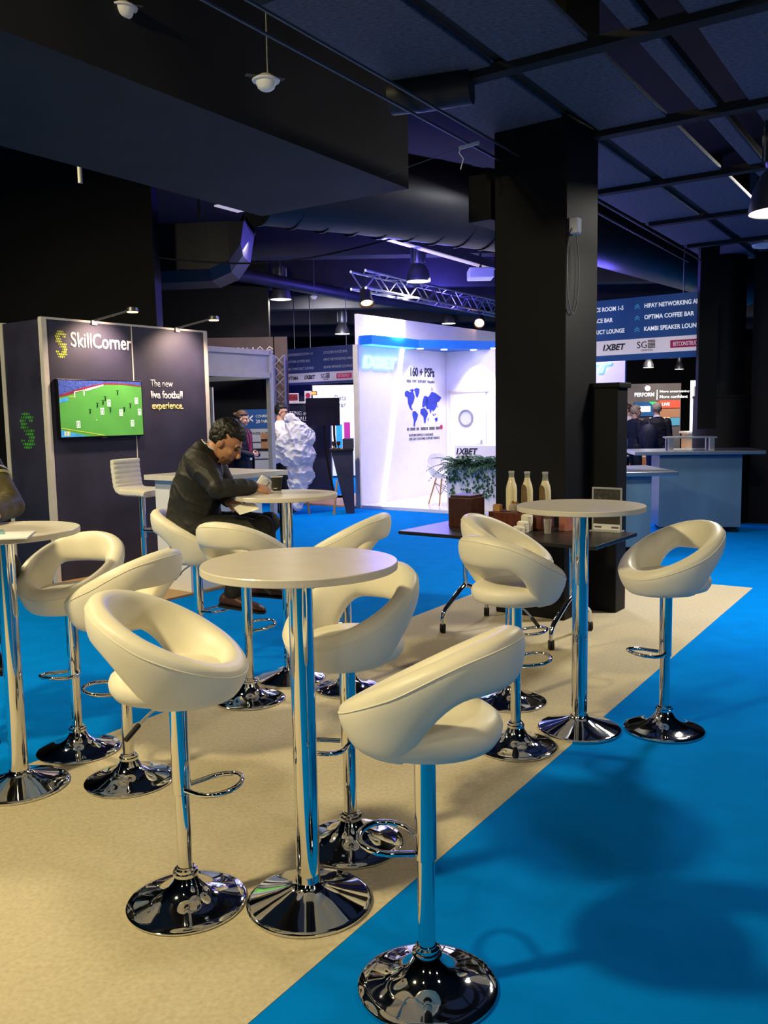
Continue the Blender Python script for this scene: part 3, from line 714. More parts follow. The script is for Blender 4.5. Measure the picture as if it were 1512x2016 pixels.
for sx, sy, tx, ty in ((-1, -1, 1, 1), (-1, 1, 1, -1), (-1, -1, 1, -1), (-1, 1, 1, 1), (-1, -1, -1, 1), (1, -1, 1, 1)):
    mb.tube([(.12*sx, .12*sy, .36), (.165*tx, .165*ty, .16)], .004, 6)
mb.build('wire_brace', BLACK, ch)

# ------------------------------------------------------------------ blue direction signs
def arrow(mb, org, right, up, s, nn):
    for dz in (0, s*.45):
        for sg in (-1, 1):
            a = org+up*dz+right*sg*s*.5; c = org+up*(dz+s*.45)
            d = (c-a).normalized(); q = up*s*.13
            mb.prism([a, c, c+q, a+q], (0, 0, 0), nn*.004)
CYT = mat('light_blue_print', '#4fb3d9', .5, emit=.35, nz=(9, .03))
def direction_sign(org, right, Wd, H, label, rows, logos, strip, BSIGN=BSIGN, PINKW=PINKW, STXT=STXT):
    """org = bottom left corner as seen; right = reading direction"""
    right = Vector(right).normalized(); nn = right.cross(UP); org = Vector(org)
    t = thing('direction_sign', label, 'sign', org, 0)
    def pt(a, z, d=0): return org+right*a+UP*z+nn*d
    MB().prism([pt(0, 0), pt(Wd, 0), pt(Wd, H), pt(0, H)], nn*-.06, (0, 0, 0)).build('board', BSIGN, t, .004, world=True)
    z0, z1 = strip
    MB().prism([pt(.02, z0), pt(Wd-.02, z0), pt(Wd-.02, z1), pt(.02, z1)], (0, 0, 0), nn*.006).build('white_strip', PINKW, t, world=True)
    am = MB()
    for a, z, h, wd, body, arr in rows:
        text(body, t, STXT, pt(a, z, .001), right, wd, h, .02)
        if arr: arrow(am, pt(a-.10, z-.005, .001), right, UP, h*1.05, nn)
    am.build('arrow', CYT, t, world=True)
    for a in (.35, Wd-.35): MB().tube([pt(a, H-.01, -.03), pt(a, 4.7-org.z, -.03)], .008, 6).build('hanger', GREYM, t, world=True)
    zc = (z0+z1)/2
    for a, wd, kind in logos:
        if kind == 'optima': text('OPTIMA', t, DKTXT, pt(a, zc-.04, .008), right, wd, .08, .01)
        elif kind == 'x': text('1XBET', t, DKTXT, pt(a, zc-.035, .008), right, wd, .085, .03, shear=.2)
        elif kind == 'sg':
            text('SG', t, DKTXT, pt(a, zc-.03, .008), right, wd*.5, .09, .0); text('DIGITAL', t, DKTXT, pt(a+.06, zc-.07, .008), right, wd*.6, .025, 0)
            g = MB()
            for i in range(5):
                for j in range(6):
                    x, z = a+wd*.55+i*wd*.075, zc-.035+j*.019
                    g.prism([pt(x, z, .008), pt(x+wd*.062, z, .008), pt(x+wd*.062, z+.013, .008), pt(x, z+.013, .008)], (0, 0, 0), nn*.002)
            g.build('grid_emblem', DKTXT, t, world=True)
        else:
            g = MB().prism([pt(a, zc-.05, .007), pt(a+wd, zc-.05, .007), pt(a+wd, zc+.05, .007), pt(a, zc+.05, .007)], (0, 0, 0), nn*.002).build('logo_plate', CRIM, t, world=True)
            text('BETCONSTRUCT', t, PINKW, pt(a+.04, zc-.028, .0095), right, wd-.08, .055, .01)
    return t
dirv = -V
o0 = Vector((3.10, 12.22, 0))-dirv*1.0
direction_sign(o0+UP*2.238, dirv, 2.42, .835, 'big blue hanging direction sign seen between the two columns', [
    (.52, .68, .06, .75, 'CONFERENCE ROOM 1-5', 1), (.52, .53, .06, .60, 'GOLDEN RACE BAR', 1), (.52, .375, .06, .77, 'BETCONSTRUCT LOUNGE', 1),
    (1.563, .68, .06, .80, 'HIPAY NETWORKING AREA', 1), (1.563, .53, .06, .66, 'OPTIMA COFFEE BAR', 1), (1.563, .375, .06, .78, 'KAMBI SPEAKER LOUNGE', 1)],
    [(.3, .42, 'optima'), (.985, .32, 'x'), (1.47, .27, 'sg'), (1.92, .42, 'bc')], (.08, .28))
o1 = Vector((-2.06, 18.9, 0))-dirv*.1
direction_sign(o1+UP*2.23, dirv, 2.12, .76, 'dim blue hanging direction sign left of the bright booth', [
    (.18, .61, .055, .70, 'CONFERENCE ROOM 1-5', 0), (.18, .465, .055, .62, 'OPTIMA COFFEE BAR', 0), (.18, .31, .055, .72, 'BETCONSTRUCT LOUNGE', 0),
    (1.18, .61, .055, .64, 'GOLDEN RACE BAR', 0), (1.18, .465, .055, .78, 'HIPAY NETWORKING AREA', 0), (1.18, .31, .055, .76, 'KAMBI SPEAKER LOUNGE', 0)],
    [(.13, .34, 'optima'), (.64, .31, 'x'), (1.1, .26, 'sg'), (1.52, .4, 'bc')], (.05, .24), mat('dim_blue_sign_vinyl', '#27336e', .5, nz=(2, .1)), mat('dim_pale_sign', '#a9a7cc', .5, nz=(6, .02)), mat('dim_sign_print', '#8288b4', .5, nz=(20, .05)))  # same sign materials without glow, its dimness put into the colours

# ------------------------------------------------------------------ shell stand, conference room front, boards (left background)
t = thing('shell_stand', 'grey aluminium shell frame with blank white fascia behind the seated man', 'exhibition stand', (-1.6, 12.5, 0))
MB(MU).box(9.06-1.4, 9.06, 8.735, 8.785, 2.16, 2.44).build('fascia', mat('cream_fascia', '#c9c3b6', .6, nz=(6, .04)), t, world=True)
for z in (2.14, 2.46): MB(MU).box(9.06-1.4, 9.06, 8.72, 8.80, z-.035, z+.035).build('rail', ALU, t, world=True)
MB(MU).box(9.03, 9.10, 8.72, 8.80, 0, 2.5).build('post', ALU, t, world=True)
MB(MU).box(9.03, 9.10, 8.80, 10.4, 2.1, 2.17).build('rail', ALU, t, world=True)
t = thing('conference_front', 'brown conference room front with white capitals above the shell frame', 'sign', (-2.35, 15.2, 0))
MB().box(-3.85, -1.84, 15.2, 15.25, 2.36, 2.93).build('header', mat('brown_board', '#54413f', .6, nz=(4, .1), emit=.05), t, world=True)
MB().box(-1.86, -1.62, 15.2, 15.26, 0, 2.93).build('post', MATS['brown_board'], t, world=True)
text('CONFERENCE ROOM 1', t, WTXT, (-3.72, 15.199, 2.64), (1, 0, 0), 1.52, .12, .02)
mb = MB()
for k in range(2): arrow(mb, Vector((-2.09+.17*k, 15.199, 2.66)), Vector((1, 0, 0)), UP, .11, Vector((0, -1, 0)))
mb.build('arrow', WTXT, t, world=True)
t = thing('programme_board', 'blue-topped white conference programme board behind the woman', 'sign', (-2.1, 15.6, 0))
MB().box(-2.52, -1.9, 15.6, 15.63, .35, 1.68).build('board', mat('grey_white_board', '#b9bcc8', .6, nz=(6, .03)), t, world=True)
MB().box(-2.52, -1.88, 15.59, 15.6, 1.36, 1.70).build('blue_header', BSIGN, t, world=True)
text('CONFERENCE', t, WTXT, (-2.26, 15.588, 1.55), (1, 0, 0), .36, .05, .01)
text('20 MARCH', t, WTXT, (-2.26, 15.588, 1.45), (1, 0, 0), .36, .065, .02)
text('<<', t, WTXT, (-2.46, 15.588, 1.47), (1, 0, 0), .15, .13, .03)
text('SPEAKERS  &  PANEL', t, DKTXT, (-2.4, 15.598, 1.25), (1, 0, 0), .44, .045, .01)
for z in (1.1, .95, .8): MB().box(-2.4, -1.98, 15.594, 15.6, z, z+.02).build('text_line', GREYM, t, world=True)
for x in (-2.45, -2.0): MB().box(x-.02, x+.02, 15.63, 15.66, 0, .6).build('leg', GREYM, bpy.data.objects['programme_board'], world=True)
t = thing('teal_display', 'dim teal glass display behind the dark stand wall edge', 'display', (-2.42, 11.9, 0))
MB().box(-2.72, -2.33, 11.9, 11.95, .2, 1.95).build('panel', mat('teal_glass', '#24495c', .2, nz=(4, .2), emit=.12), t, world=True)
MB().box(-2.33, -2.30, 11.88, 11.96, 0, 1.97).build('post', ALU, t, world=True)
t = thing('document_table', 'dark table with cardboard box and papers beside the woman', 'table', (-2.0, 14.75, 0))
MB().box(-2.25, -1.85, 14.55, 14.9, 1.0, 1.03).build('top', DTOP, t, world=True)
for x in (-2.22, -1.88):
    for y in (14.58, 14.87): MB().box(x-.02, x+.02, y-.02, y+.02, 0, 1.0).build('leg', BLACK, t, world=True)
t = thing('cardboard_box', 'small brown cardboard box beside the white frame post', 'box', (-1.955, 14.72, 1.03))
MB().box(-.09, .09, -.09, .09, 0, .24).build('carton', mat('cardboard', '#9a6f4a', .8, nz=(14, .12)), t, .003)
MB().box(-.09, .02, -.13, -.09, .16, .26).build('flap', MATS['cardboard'], t, .003)
t = thing('cabinet', 'dark cabinet with white top shelf carrying a lettered poster', 'cabinet', (-1.75, 17.6, 0))
MB().box(-2.1, -1.05, 17.6, 18.0, 0, 1.82).build('body', mat('dark_blue_cabinet', '#1b1e3c', .5, nz=(4, .1)), t, world=True)
MB().box(-2.12, -1.4, 17.58, 18.02, 1.82, 1.86).build('shelf', WHITE, t, world=True)
text('BETTING on', t, WTXT, (-1.97, 17.599, 1.58), (1, 0, 0), .46, .085, .01)
text('FOOTBALL', t, WTXT, (-1.97, 17.599, 1.47), (1, 0, 0), .46, .085, .01)
t = thing('poster_frame', 'small red poster standing on the dark cabinet', 'poster', (-1.85, 17.75, 1.86))
MB().box(-.2, .16, 0, .03, 0, .17).build('frame', WHITE, t); MB().box(-.18, .14, -.004, 0, .02, .15).build('print', mat('red_photo_print', '#7a2430', .5, nz=(20, .6), emit=.15), t)
t = thing('notice_card', 'small white card with a red circle on the dark cabinet', 'card', (-1.5, 17.75, 1.86))
MB().box(-.07, .07, 0, .02, 0, .21).build('card', WHITE, t)
MB().lathe([(.03, 0), (.05, 0), (.05, .004), (.03, .004)], n=20, M=Matrix.Translation((0, -.001, .12)) @ Matrix.Rotation(PI/2, 4, 'X')).build('red_ring', CRIM, t)
t = thing('back_panel', 'dark blue panel wall behind the cabinet under the dim sign', 'panel', (-1.3, 19.6, 0))
MB().box(-2.6, -1.55, 19.6, 19.65, 0, 2.4).build('board', MATS['dark_blue_cabinet'], t, world=True)
t = thing('exit_light', 'small glowing orange light box under the dim blue sign', 'sign', (-1.55, 19.3, 2.02))
MB().box(-.12, .12, 0, .05, 0, .09).build('case', GREYM, t); MB().tube([(0, .03, .09), (0, .03, 2.68)], .01, 6).build('hanger', GREYM, t); MB().box(-.1, .1, -.005, 0, .015, .075).build('panel', mat('orange_lit_panel', '#ff8a3a', .5, emit=2.5), t)
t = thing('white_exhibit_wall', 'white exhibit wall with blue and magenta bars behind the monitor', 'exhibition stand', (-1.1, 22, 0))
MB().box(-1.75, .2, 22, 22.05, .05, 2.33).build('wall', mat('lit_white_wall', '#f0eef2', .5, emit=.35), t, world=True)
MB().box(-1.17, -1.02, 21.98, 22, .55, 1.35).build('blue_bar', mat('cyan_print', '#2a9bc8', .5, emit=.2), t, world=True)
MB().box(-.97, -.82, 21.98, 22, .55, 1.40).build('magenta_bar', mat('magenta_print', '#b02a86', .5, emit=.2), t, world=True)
text('Data\nover', t, GREYM, (-1.2, 21.99, 1.78), (1, 0, 0), .3, .3, 0)
# monitor on a curved floor stand
t = thing('monitor_stand', 'large dark monitor on a curved two-legged floor stand', 'monitor', (-1.0, 16.5, 0))
MB().box(-1.44, -.80, 16.46, 16.5, 1.375, 1.90).build('screen', mat('dark_monitor_glass', '#14142c', .2, nz=(3, .2)), t, .005, world=True)
for dx in (0, .18):
    MB().tube([(-1.1+dx, 16.55, 1.5), (-1.1+dx, 16.55, 1.2), (-1.07+dx, 16.5, .85), (-1.0+dx, 16.4, .4), (-.92+dx, 16.3, .03)], .022, 10).build('leg', BLACK, t, world=True)
MB().box(-1.3, -.72, 16.2, 16.7, 0, .03).build('foot', BLACK, t, world=True)
# dark tapered counter at the booth corner, gold objects on it
t = thing('tapered_counter', 'dark counter with slanted side against the left end of the bright booth', 'counter', (-.6, 13.85, 0))
MB().loft([[(-.60, 13.75, .0), (-.47, 13.75, 0), (-.5, 14.3, 0), (-.62, 14.3, 0)], [(-.82, 13.75, 1.0), (-.47, 13.75, 1.0), (-.5, 14.4, 1.0), (-.84, 14.4, 1.0)]], smooth=False).build('body', NAVY, t, world=True)
MB().prism([(-.85, 13.72, 1.0), (-.46, 13.72, 1.0), (-.49, 14.42, 1.0), (-.87, 14.42, 1.0)], (0, 0, 0), (0, 0, .03)).build('top', DTOP, t, world=True)
MB().box(-.64, -.47, 13.85, 14.2, 1.03, 1.19).build('monitor_box', NAVY, t, .005, world=True)
for k, x in enumerate((-.79, -.71)):
    g = thing('trophy', ['small bronze cup, left one on the tapered dark counter', 'small bronze cup, right one on the tapered dark counter'][k], 'trophy', (x, 13.9, 1.03), 0, 'bronze cups')
    MB().lathe([(.001, 0), (.03, 0), (.03, .01), (.008, .02), (.008, .045), (.03, .07), (.034, .12), (.028, .12), (.02, .07)], n=20).build('cup', mat('bronze', '#8a6a4a', .3, .9, nz=(12, .1)), g)
for k, (x0, x1) in enumerate(((-1.36, -1.28), (-.75, -.66))):
    t = thing('easel_leg', ['thin brown wooden prop leaning right of the plastic bundle', 'thin brown wooden prop beside the tapered counter'][k], 'prop', (x0, 13.4+.5*k, 0))
    MB().tube([(-1.30, 14.05, .85), (-1.20, 13.85, 0)] if k == 0 else [(-.73, 13.66, .55), (-.79, 13.62, 0)], .018, 8).build('pole', LWOOD, t, world=True)
tag(MB(MU).box(11.43, 14.4, 9.12, 10.7, 0, .03).build('stand_floor', mat('pinkish_wood_floor', '#b98f74', .4, nz=(9, .15), stretch=(1, 10, 1))), 'pale wood platform with white edge left of the bright booth', 'floor platform')

# ------------------------------------------------------------------ right side: bar counters, far stands
BLUEC = mat('blue_grey_counter_laminate', '#54748f', .3, nz=(3, .1), stretch=(1, 1, .3))
def bar_counter(name, label, org, rz, L, Dp, H, ledge):
    t = thing(name, label, 'counter', org, rz, 'wheeled bar counters')
    MB().box(0, L, 0, Dp, .07, H-.06).build('body', BLUEC, t, .006)
    MB().box(-.32, L+.25, -.12, Dp+.12, H-.05, H).build('worktop', STEEL, t, .008)
    a, b_ = ledge
    MB().box(a, b_, .1, .4, H+.15, H+.17).build('ledge', STEEL, t, .004)
    for x in (a+.06, b_-.06):
        MB().box(x-.03, x+.03, .12, .18, H, H+.15).build('ledge_post', STEEL, t); MB().box(x-.03, x+.03, .32, .38, H, H+.15).build('ledge_post', STEEL, t)
    for x in (.08, L-.08):
        for y in (.08, Dp-.08): MB().lathe([(.001, -.015), (.035, -.012), (.035, .012), (.001, .015)], n=16, M=Matrix.Translation((x, y, .037)) @ Matrix.Rotation(PI/2, 4, 'X')).bar((x, y, .037), (x, y, .08), .02).build('caster', RUB, t)
    return t
bar_counter('bar_counter', 'large blue-grey wheeled bar counter in front of the round column', (3.49, 10.95, 0), D(-8), 1.0, .62, 1.04, (.1, .72))
bar_counter('bar_counter', 'narrow blue-grey wheeled bar counter beside the black column, partly hidden', (2.18, 9.35, 0), D(0), .72, .9, .90, (.02, .5))
tag(MB().box(2.1, 2.40, 9.05, 9.32, 0, .84).build('dark_box_cabinet', BLACK, bevel=.01), 'low black cabinet between the black column and the narrow bar counter', 'cabinet')

t = thing('far_stand', 'far dark stand with white capitals and a green-blue screen', 'exhibition stand', (7.8, 25, 0))
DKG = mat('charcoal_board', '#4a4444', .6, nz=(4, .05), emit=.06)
MB().box(6.6, 8.55, 25, 25.1, 0, 2.32).build('wall', DKG, t, world=True)
text('PERFORM', t, STXT, (7.22, 24.995, 1.95), (1, 0, 0), .56, .12, .03)
text('More entertaining', t, STXT, (7.94, 24.995, 2.04), (1, 0, 0), .85, .085, .02)
text('More confident', t, STXT, (7.94, 24.995, 1.90), (1, 0, 0), .80, .085, .02)
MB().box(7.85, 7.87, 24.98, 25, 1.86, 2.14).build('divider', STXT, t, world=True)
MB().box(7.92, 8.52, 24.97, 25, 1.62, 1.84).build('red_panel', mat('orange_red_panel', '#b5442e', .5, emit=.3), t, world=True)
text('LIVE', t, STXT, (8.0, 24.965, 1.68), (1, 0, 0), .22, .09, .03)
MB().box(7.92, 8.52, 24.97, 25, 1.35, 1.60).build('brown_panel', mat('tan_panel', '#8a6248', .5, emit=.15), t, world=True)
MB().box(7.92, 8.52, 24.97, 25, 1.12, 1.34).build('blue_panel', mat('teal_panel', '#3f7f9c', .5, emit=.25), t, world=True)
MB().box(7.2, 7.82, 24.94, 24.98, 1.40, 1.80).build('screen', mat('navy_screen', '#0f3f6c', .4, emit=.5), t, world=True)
MB().prism([(7.62, 24.939, 1.80), (7.82, 24.939, 1.80), (7.82, 24.939, 1.64)], (0, 0, 0), (0, -.004, 0)).prism([(7.2, 24.939, 1.40), (7.3, 24.939, 1.40), (7.2, 24.939, 1.55)], (0, 0, 0), (0, -.004, 0)).build('green_corner', mat('green_screen_patch', '#1fc45a', .4, emit=.8), t, world=True)
MB().box(7.36, 7.66, 24.93, 24.938, 1.52, 1.68).build('white_caption', STXT, t, world=True)
t = thing('flood_lamp', 'blazing blue-white lamp in front of the far dark stand', 'lamp', (7.35, 24.2, 2.17))
MB().ball((0, 0, 0), .07).build('bulb', mat('blue_white_flare', '#dfeaff', .5, emit=25), t); MB().tube([(0, 0, 0), (.25, .8, .15)], .012, 8).build('arm', GREYM, t)
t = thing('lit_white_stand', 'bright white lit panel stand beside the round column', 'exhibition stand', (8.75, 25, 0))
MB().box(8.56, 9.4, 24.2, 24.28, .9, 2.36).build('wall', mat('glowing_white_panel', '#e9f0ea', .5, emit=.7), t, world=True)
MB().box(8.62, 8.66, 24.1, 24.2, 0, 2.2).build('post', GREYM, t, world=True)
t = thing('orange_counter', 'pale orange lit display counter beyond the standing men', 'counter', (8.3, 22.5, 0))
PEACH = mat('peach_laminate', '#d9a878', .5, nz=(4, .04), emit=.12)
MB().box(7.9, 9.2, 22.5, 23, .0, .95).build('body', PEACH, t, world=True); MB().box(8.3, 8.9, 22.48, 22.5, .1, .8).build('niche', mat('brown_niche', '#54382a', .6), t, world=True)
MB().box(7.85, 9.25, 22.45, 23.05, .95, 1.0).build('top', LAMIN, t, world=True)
t = thing('orange_shelf', 'pale orange shelving low beyond the men, left of the backpack', 'shelf', (6.9, 22.5, 0))
MB().box(6.2, 7.5, 22.6, 23.2, 0, .12).build('plinth', PEACH, t, world=True)
for z in (.35, .6, .85): MB().box(6.2, 7.5, 22.6, 23.2, z, z+.05).build('shelf_board', PEACH, t, world=True)
MB().box(6.2, 7.5, 23.18, 23.2, 0, .9).build('back', PEACH, t, world=True)
t = thing('lattice_screen', 'peach wooden slat screen behind the two men', 'screen', (7.75, 24.5, 0))
mb = MB()
for k in range(6): mb.box(7.50+.1*k, 7.56+.1*k, 24.5, 24.54, 0, 1.36)
for z in (1.0, 1.15, 1.3): mb.box(7.5, 8.06, 24.46, 24.5, z, z+.05)
mb.build('slats', PEACH, t, world=True)
for k, (x, z) in enumerate(((6.42, 2.42), (6.6, 1.62), (6.62, 1.25))):
    t = thing('red_light', 'small red glowing light %s beside the lilac booth wall' % ('at the top', 'halfway up', 'lowest')[k], 'light', (x, 24.2, z), 0, 'red lights at the far stand')
    MB().ball((0, 0, 0), (.06, .05, .05)).build('bulb', mat('red_glow', '#d43a5a', .5, emit=1.5), t); MB().bar((0, 0, 0), (0, .8, 0), .02).build('arm', GREYM, t)
tag(MB().box(6.0, 6.55, 25, 25.1, 0, 3.0).build('back_panel', BLACK), 'black panel beside the far dark stand', 'panel')

# ------------------------------------------------------------------ black coffee table and what stands on it
t = thing('folding_table', 'black wheeled folding table with chrome legs in front of the black column', 'table', P(5.23, 2.8, 0))
MB(MU).box(4.89, 5.58, 2.07, 3.53, .715, .74).build('table_top', DTOP, t, .003, world=True)
for v in (3.29, 2.45):
    mb = MB()
    mb.tube([P(5.39, v, .71), P(5.39, v, .28)], .018, 14)
    MB(MU).box(5.15, 5.6, v-.03, v+.03, .69, .715).build('cross_bracket', GREYM, t, world=True)
    mb.build('post', CHROME, t, world=True)
    for sg in (-1, 1):
        q = [P(5.39, v, .30), P(5.39+sg*.08, v, .27), P(5.39+sg*.27, v, .165), P(5.39+sg*.30, v, .14), P(5.39+sg*.31, v, .10), P(5.39+sg*.31, v, .05)]
        MB().tube(q, [.016, .017, .017, .017, .016, .012], 12).build('leg', CHROME, t, world=True)
        Mw = Matrix.Translation(P(5.39+sg*.31, v, .0345)) @ Matrix.Rotation(WA+.5, 4, 'Z') @ Matrix.Rotation(PI/2, 4, 'X')
        MB().lathe([(.001, -.02), (.028, -.02), (.033, -.014), (.033, -.003), (.026, 0), (.033, .003), (.033, .014), (.028, .02), (.001, .02)], n=28, M=Mw).build('caster', RUB, t, world=True)
    MB().tube([P(5.30, v-.02, .70), P(5.36, v-.02, .60), P(5.39, v, .52)], .010, 8).build('brace', GREYM, t, world=True)
tz = .7405
t = thing('wooden_box', 'dark wooden box with recessed lid on the left end of the black table', 'box', P(5.35, 3.25, tz), WA)
MB().box(-.095, .095, -.095, .095, 0, .21).build('body', DWOOD, t, .003)
MB().box(-.085, .085, -.085, .085, .21, .228).build('lid', DWOOD, t, .003)
t = thing('wooden_crate', 'long low reddish brown crate under the bottles on the black table', 'crate', P(5.465, 2.87, tz), WA)
MB().box(-.095, .095, -.21, .21, 0, .012).box(-.095, -.083, -.21, .21, 0, .11).box(.083, .095, -.21, .21, 0, .11).box(-.095, .095, -.21, -.198, 0, .11).box(-.095, .095, .198, .21, 0, .11).build('frame', mat('reddish_brown_wood', '#5a2a1c', .4, nz=(10, .25), stretch=(1, 8, 1)), t, .002)
MB().box(-.083, .083, -.198, .198, .098, .108).build('lid_board', MATS['reddish_brown_wood'], t)
GLS = mat('clear_glass', '#f2f4f2', .04, nz=(3, .01), alpha=.16)
CRM = mat('cream_liquid', '#e8d9ab', .4, nz=(5, .04))
zt = tz+.111
for k, (v, lb, lab) in enumerate(((2.955, 'unlabelled milk bottle, left of the three', 0), (2.83, 'brown-labelled milk bottle, middle of the three', 1), (2.692, 'brown-labelled milk bottle, right of the three', 1))):
    t = thing('milk_bottle', lb+' on the crate', 'bottle', P(5.48, v, zt), WA, 'milk bottles on the crate')
    top = .238 if k < 2 else .222
    MB().lathe([(.001, .001), (.037, .001), (.041, .008), (.041, .15), (.036, .185), (.024, .222), (.019, .24), (.019, .268), (.0215, .27), (.0215, .285), (.0185, .285), (.0165, .27)], n=32, cap=False).build('glass', GLS, t)
    MB().lathe([(.001, .005), (.038, .005), (.0385, .15), (.0335, .184), (.022, .218), (.0185, top), (.001, top)], n=32).build('milk', CRM, t)
    if lab:
        rings = []
        for i in range(15):
            f = -1+2*i/14; a = PI+.7*f+(-.25); h = .06+.09*math.sqrt(max(0, 1-abs(f)**3))
            rings.append([Vector((.0418*math.cos(a), .0418*math.sin(a), .045)), Vector((.0418*math.cos(a), .0418*math.sin(a), .045+h)), Vector((.0424*math.cos(a), .0424*math.sin(a), .045+h)), Vector((.0424*math.cos(a), .0424*math.sin(a), .045))])
        MB().loft(rings).build('label', mat('brown_chalk_label', '#6d5738', .7, nz=(30, .15)), t)
t = thing('glass_bowl', 'round glass bowl of brown sugar cubes on the crate edge', 'bowl', P(5.405, 2.893, zt))
MB().lathe([(.001, .001), (.022, .001), (.036, .014), (.042, .035), (.038, .058), (.032, .066), (.030, .064), (.036, .052), (.039, .035), (.033, .016), (.02, .006), (.001, .006)], n=32, cap=False).build('glass', GLS, t)
mb = MB()
for k in range(70):
    a, r = rnd.uniform(0, 2*PI), .03*math.sqrt(rnd.random()); z = rnd.uniform(.014, .075)
    if z < .02 and r > .02: continue
    mb.box(-.006, .006, -.006, .006, -.005, .005, 0, Matrix.Translation((r*math.cos(a), r*math.sin(a), z)) @ Matrix.Rotation(rnd.uniform(0, 3), 4, (rnd.random(), rnd.random(), 1)))
tag(mb.build('sugar', mat('brown_sugar', '#a87848', .8, nz=(60, .3)), t), kind='stuff')
t = thing('stirrer_bundle', 'bundle of pale wooden stirrers standing at the left end of the crate', 'stirrers', P(5.42, 3.035, zt), WA)
mb = MB()
for i in range(5):
    for j in range(6): mb.box(-.02+.009*i, -.0125+.009*i, -.026+.009*j, -.0185+.009*j, 0, .046+.004*((i*j) % 3)/2)
tag(mb.build('sticks', LWOOD, t), kind='stuff')
t = thing('sauce_jar', 'small amber jar beside the glass bowl on the crate', 'jar', P(5.415, 2.805, zt))
MB().lathe([(.001, 0), (.018, 0), (.018, .03), (.014, .036), (.001, .036)], n=20).build('jar', mat('amber', '#a58448', .3, nz=(9, .1)), t)
MB().lathe([(.001, .036), (.016, .036), (.016, .043), (.001, .043)], n=20).build('cap', BLACK, t)
LID = mat('white_lid_plastic', '#e4ddcc', .45, nz=(9, .02))
for k, (u, v, n, lb) in enumerate(((5.154, 2.725, 6, 'shortest stack of white cup lids on the black table'), (5.238, 2.738, 9, 'middle stack of white cup lids on the black table'), (5.322, 2.751, 14, 'tallest stack of white cup lids on the black table'))):
    pr = [(.001, 0)]
    for i in range(n): pr += [(.040, .0075*i+.0005), (.041, .0075*i+.003), (.040, .0075*i+.005), (.037, .0075*i+.0072)]
    pr += [(.034, .0075*n), (.033, .0075*n+.006), (.001, .0075*n+.006)]
    tag(MB().lathe(pr, n=32).build('lid_stack', LID), lb, 'cup lids', 'stacks of cup lids').location = P(u, v, tz)
t = thing('stirrer_glass', 'clear glass of brown stirrers right of the cup lids', 'glass', P(5.25, 2.56, tz))
MB().lathe([(.001, .001), (.022, .001), (.028, .10), (.026, .10), (.02, .006), (.001, .006)], n=28, cap=False).build('glass', GLS, t)
mb = MB()
for k in range(9):
    a = 2*PI*k/9; mb.bar((.012*math.cos(a), .012*math.sin(a), .007), (.019*math.cos(a+.5), .019*math.sin(a+.5), .135), .005, .002)
tag(mb.build('stirrers', mat('brown_stirrer', '#7d5a40', .6, nz=(20, .15)), t), kind='stuff')
tag(MB().box(-.05, .05, -.04, .03, 0, .10).build('pink_carton', mat('pinkish_brown_card', '#a8675a', .7, nz=(10, .08)), bevel=.002), 'pinkish brown carton behind the stirrer glass', 'carton').matrix_world = Matrix.Translation(P(5.47, 2.53, tz)) @ Matrix.Rotation(WA, 4, 'Z')
t = thing('black_basket', 'small black wire basket beside the dark wooden box', 'basket', P(5.28, 3.10, tz), WA)
MB().tube([(-.03, -.03, .09), (.03, -.03, .09), (.03, .03, .09), (-.03, .03, .09)], .004, 6, closed=True).tube([(-.025, -.025, .004), (.025, -.025, .004), (.025, .025, .004), (-.025, .025, .004)], .004, 6, closed=True).build('rims', BLACK, t)
mb = MB()
for k in range(12):
    a = 2*PI*k/12; mb.tube([(.03*math.cos(a), .03*math.sin(a), .004), (.035*math.cos(a), .035*math.sin(a), .09)], .0025, 6)
mb.build('wires', BLACK, t)
t = thing('sign_holder', 'clear acrylic sign holder with dark lid notice at the right table end', 'sign', P(5.55, 2.27, tz))
def sg_(a, z, d=0): return P(5.55-d, 2.375-a, tz+z)
MB(MU).box(5.545, 5.551, 2.165, 2.375, tz, tz+.297).build('frame', mat('grey_acrylic', '#a9abae', .15, nz=(6, .02)), t, world=True)
MB(MU).box(5.50, 5.60, 2.165, 2.375, tz, tz+.008).build('foot', MATS['grey_acrylic'], t, world=True)
MB().prism([sg_(.012, .05, .0052), sg_(.198, .05, .0052), sg_(.198, .285, .0052), sg_(.012, .285, .0052)], (0, 0, 0), U*-.001).build('notice', mat('dark_brown_notice', '#3a352f', .6, nz=(9, .12)), t, world=True)
MB().prism([sg_(.012, .01, .0052), sg_(.198, .01, .0052), sg_(.198, .048, .0052), sg_(.012, .048, .0052)], (0, 0, 0), U*-.001).build('footer', WHITE, t, world=True)
text('PUT A LID', t, GREYM, sg_(.022, .245, .0062), -V, .16, .03, -.005, depth=.001)
text('ON IT', t, GREYM, sg_(.022, .205, .0062), -V, .085, .03, -.005, depth=.001)
MB().prism([sg_(.02, .022, .0062), sg_(.07, .022, .0062), sg_(.07, .034, .0062), sg_(.02, .034, .0062)], (0, 0, 0), U*-.0005).prism([sg_(.14, .022, .0062), sg_(.19, .022, .0062), sg_(.19, .034, .0062), sg_(.14, .034, .0062)], (0, 0, 0), U*-.0005).build('footer_marks', GREYM, t, world=True)

